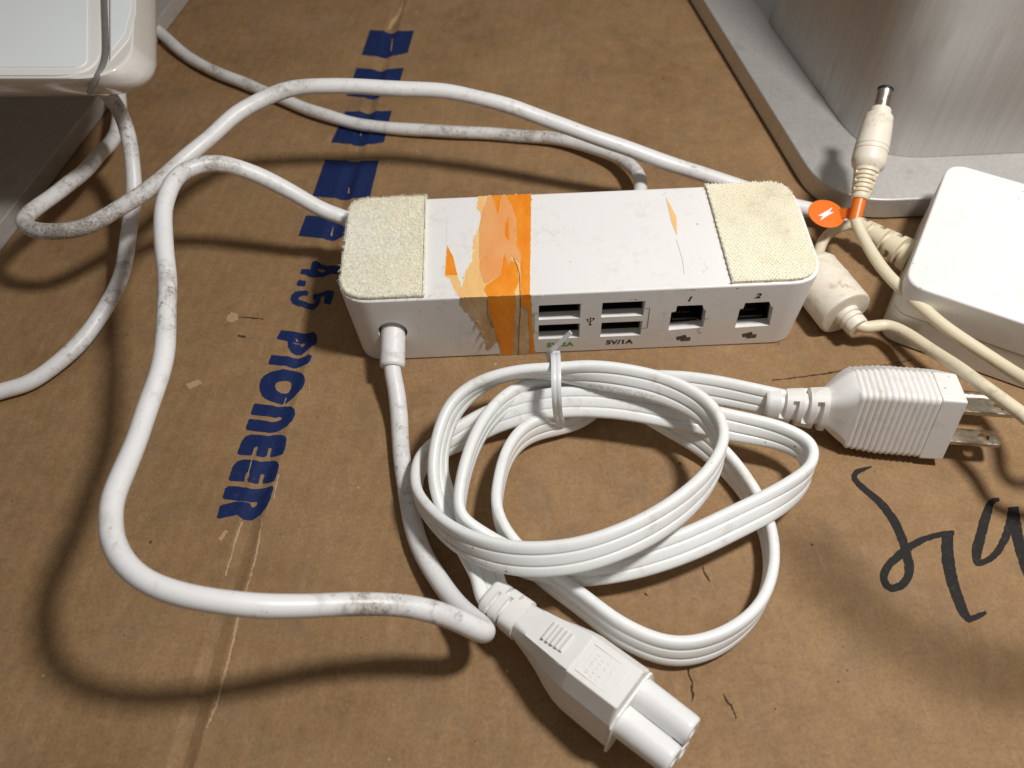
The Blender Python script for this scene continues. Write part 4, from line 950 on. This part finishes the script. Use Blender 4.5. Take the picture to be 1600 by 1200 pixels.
# round orange tag
tc0 = at(1291, 334, 2.0); nrm = unit([.05, -.12, 1.]); ex = unit(np.cross([0, 1, 0], nrm)); ey = np.cross(nrm, ex)
rdisc = .66; m = MB()
disc = [(rdisc*math.cos(t), rdisc*math.sin(t)) for t in np.linspace(0, 2*math.pi, 41)[:-1]]
V, F = prism(np.array(disc), -.012, .012, .004, 1)
tag_ = mesh('orange_tag', place(V, tc0, ex, ey, nrm), F, M_orange, ad)
bolt = [(-.16, -.30), (.13, -.02), (-.0, .02), (.25, .33), (-.12, .06), (.02, .0)]
bolt = [(-.36, -.05), (-.02, .12), (.02, .05), (.34, .25), (.12, .02), (.22, -.02), (-.16, -.27), (-.02, -.08), (-.14, -.04), (-.26, -.12)]
bolt = [(-.30, -.32), (-.16, -.12), (-.33, -.10), (.0, .10), (.30, .30), (.14, .08), (.30, .06), (.06, -.08)]
V, F = fill2d([bolt]); V = place([(a, b, .016) for a, b, c in V], tc0, ex, ey, nrm); mesh('lightning_symbol', V, F, M_whitei, tag_)
tA = tc0+ex*.5; tB = b0+bd*.22
V = [tA+ey*.2, tA-ey*.2, tB-ey*.22-bd*.12, tB+ey*.1+bd*.12]; V = [v+nrm*.006 for v in V]+[v-nrm*.012 for v in V]
mesh('tag_tab', V, [(0,1,2,3),(7,6,5,4),(0,4,5,1),(1,5,6,2),(2,6,7,3),(3,7,4,0)], M_orange, ad)

# ------------------------------------------------------------------ aluminium stand at the right
st = thing('metal_stand', 'silver aluminium stand with a flat rounded base plate and brushed column, behind the power brick', 'stand')
bo = rounded([(12.62, 24.1), (42, 24.1), (42, 58), (7.25, 58)], [3.0, 2, 2, 2], 16)
mesh('base_plate', *prism(bo, .04, 1.0, .07, 3), M_alu, st, smooth=True, sharp=35)
co = rounded([(14.75, 26.5), (36, 26.5), (36, 38.2), (12.7, 38.2)], [2.9, 2, 2, 2.0], 22)
mesh('column', *prism(co, 1.0, 19, .05, 2), M_brush, st, smooth=True, sharp=35)

# ------------------------------------------------------------------ white stand at the upper left
ws = thing('white_stand', 'glossy white tablet stand head with rounded corner and grey strip over a dark metal base', 'stand')
lo2 = rounded([(-20.65, 22.2), (-16.1+.215*6, 49), (-40, 53), (-46, 27)], [1.6, 2, 2, 2], 10)
mesh('metal_base', *prism(lo2, .03, .86, .05, 3), M_darkalu, ws, smooth=True, sharp=35)
ZT = 8.0
def tl_(u, v, z=ZT): return at(u, v, z)[:2]
c1, c2, c0 = tl_(206, 121), tl_(214, -60), tl_(-10, 121)
far = c1+(c2-c1)*4; left = c1+(c0-c1)*3.2; fl4 = left+(far-c1)
top = rounded([c1, far, fl4, left], [1.55, 1.5, 1.5, 1.5], 12)
cen = top.mean(0); rows = []
ux_ = unit(c1-left); uy_ = unit(c1-far)
for z, gx, gy in [(ZT, -.10, -.10), (ZT-.02, -.03, -.03), (ZT-.06, 0, 0), (ZT-.35, .12, -.10), (ZT-.7, .25, -.32), (ZT-1.0, .33, -.60), (ZT-1.25, .32, -.88), (ZT-1.42, .2, -1.2), (ZT-1.5, -.1, -1.6)]:
    q = []
    for p in top:
        d = p-cen; kx = (d @ ux_)/abs((c1-cen) @ ux_); ky = (d @ uy_)/abs((c1-cen) @ uy_)
        kx = max(-1, min(1, kx)); ky = max(-1, min(1, ky)); pp_ = p+ux_*gx*kx+uy_*gy*ky; q.append((pp_[0], pp_[1], z))
    rows.append(q)
V, F = loft(rows); sh_ = mesh('shell', V, F, M_shell, ws, smooth=True, sharp=50)
bm = bmesh.new(); bm.from_mesh(sh_.data); bmesh.ops.recalc_face_normals(bm, faces=bm.faces); bm.to_mesh(sh_.data); bm.free()
def on_head(name, pts, z0, z1, r, mat, bev=.03):
    q = rounded([tl_(*p) for p in pts], r, 8)
    a = sum(q[i-1][0]*q[i][1]-q[i][0]*q[i-1][1] for i in range(len(q)))
    if a < 0: q = q[::-1]
    return mesh(name, *prism(q, z0, z1, bev, 2), mat, ws, smooth=True, sharp=35)
on_head('rim', [(157,-90), (157,119), (-120,119), (-120,-90)], ZT-.05, ZT+.05, [.02, 1.1, .02, .02], M_rim)
on_head('side_panel', [(213,-90), (213,20), (202,62), (171,98), (171,-90)], ZT-.05, ZT+.03, [.02, .9, .9, .05, .02], M_rim)
on_head('front_panel', [(138,-95), (137,108), (-125,108), (-125,-95)], ZT-.02, ZT+.085, [.02, .35, .02, .02], M_panel, .012)
on_head('side_inlay', [(205,-95), (205,15), (195,54), (174,82), (174,-95)], ZT-.02, ZT+.045, [.02, .8, .8, .05, .02], M_panel, .01)
sp_ = soften(catmull([at(163,-90,ZT+.05), at(163,0,ZT+.05), at(165,60,ZT+.05), at(164,90,ZT+.05), at(158,108,ZT+.03), at(151,121,ZT-.08), at(145,133,ZT-.30), at(139,146,ZT-.58)], .1), 3)
pf = np.array([(-.085, -.06), (-.085, .035), (-.05, .05), (.05, .05), (.085, .035), (.085, -.06)])
upx = np.tile([0., 0, 1], (len(sp_), 1)); upx[int(len(sp_)*.72):] = [.15, -.8, .6]; upx = soften(upx, 10)
mesh('rubber_strip', *sweep(sp_, upx, pf), M_rubber, ws, smooth=True, sharp=40)
leg = rounded([(-34, 34), (-27, 33), (-26, 38), (-33, 39)], 1., 5)
mesh('column', *prism(leg, .86, ZT-1.5, .05, 2), M_alu, ws, smooth=True, sharp=35)
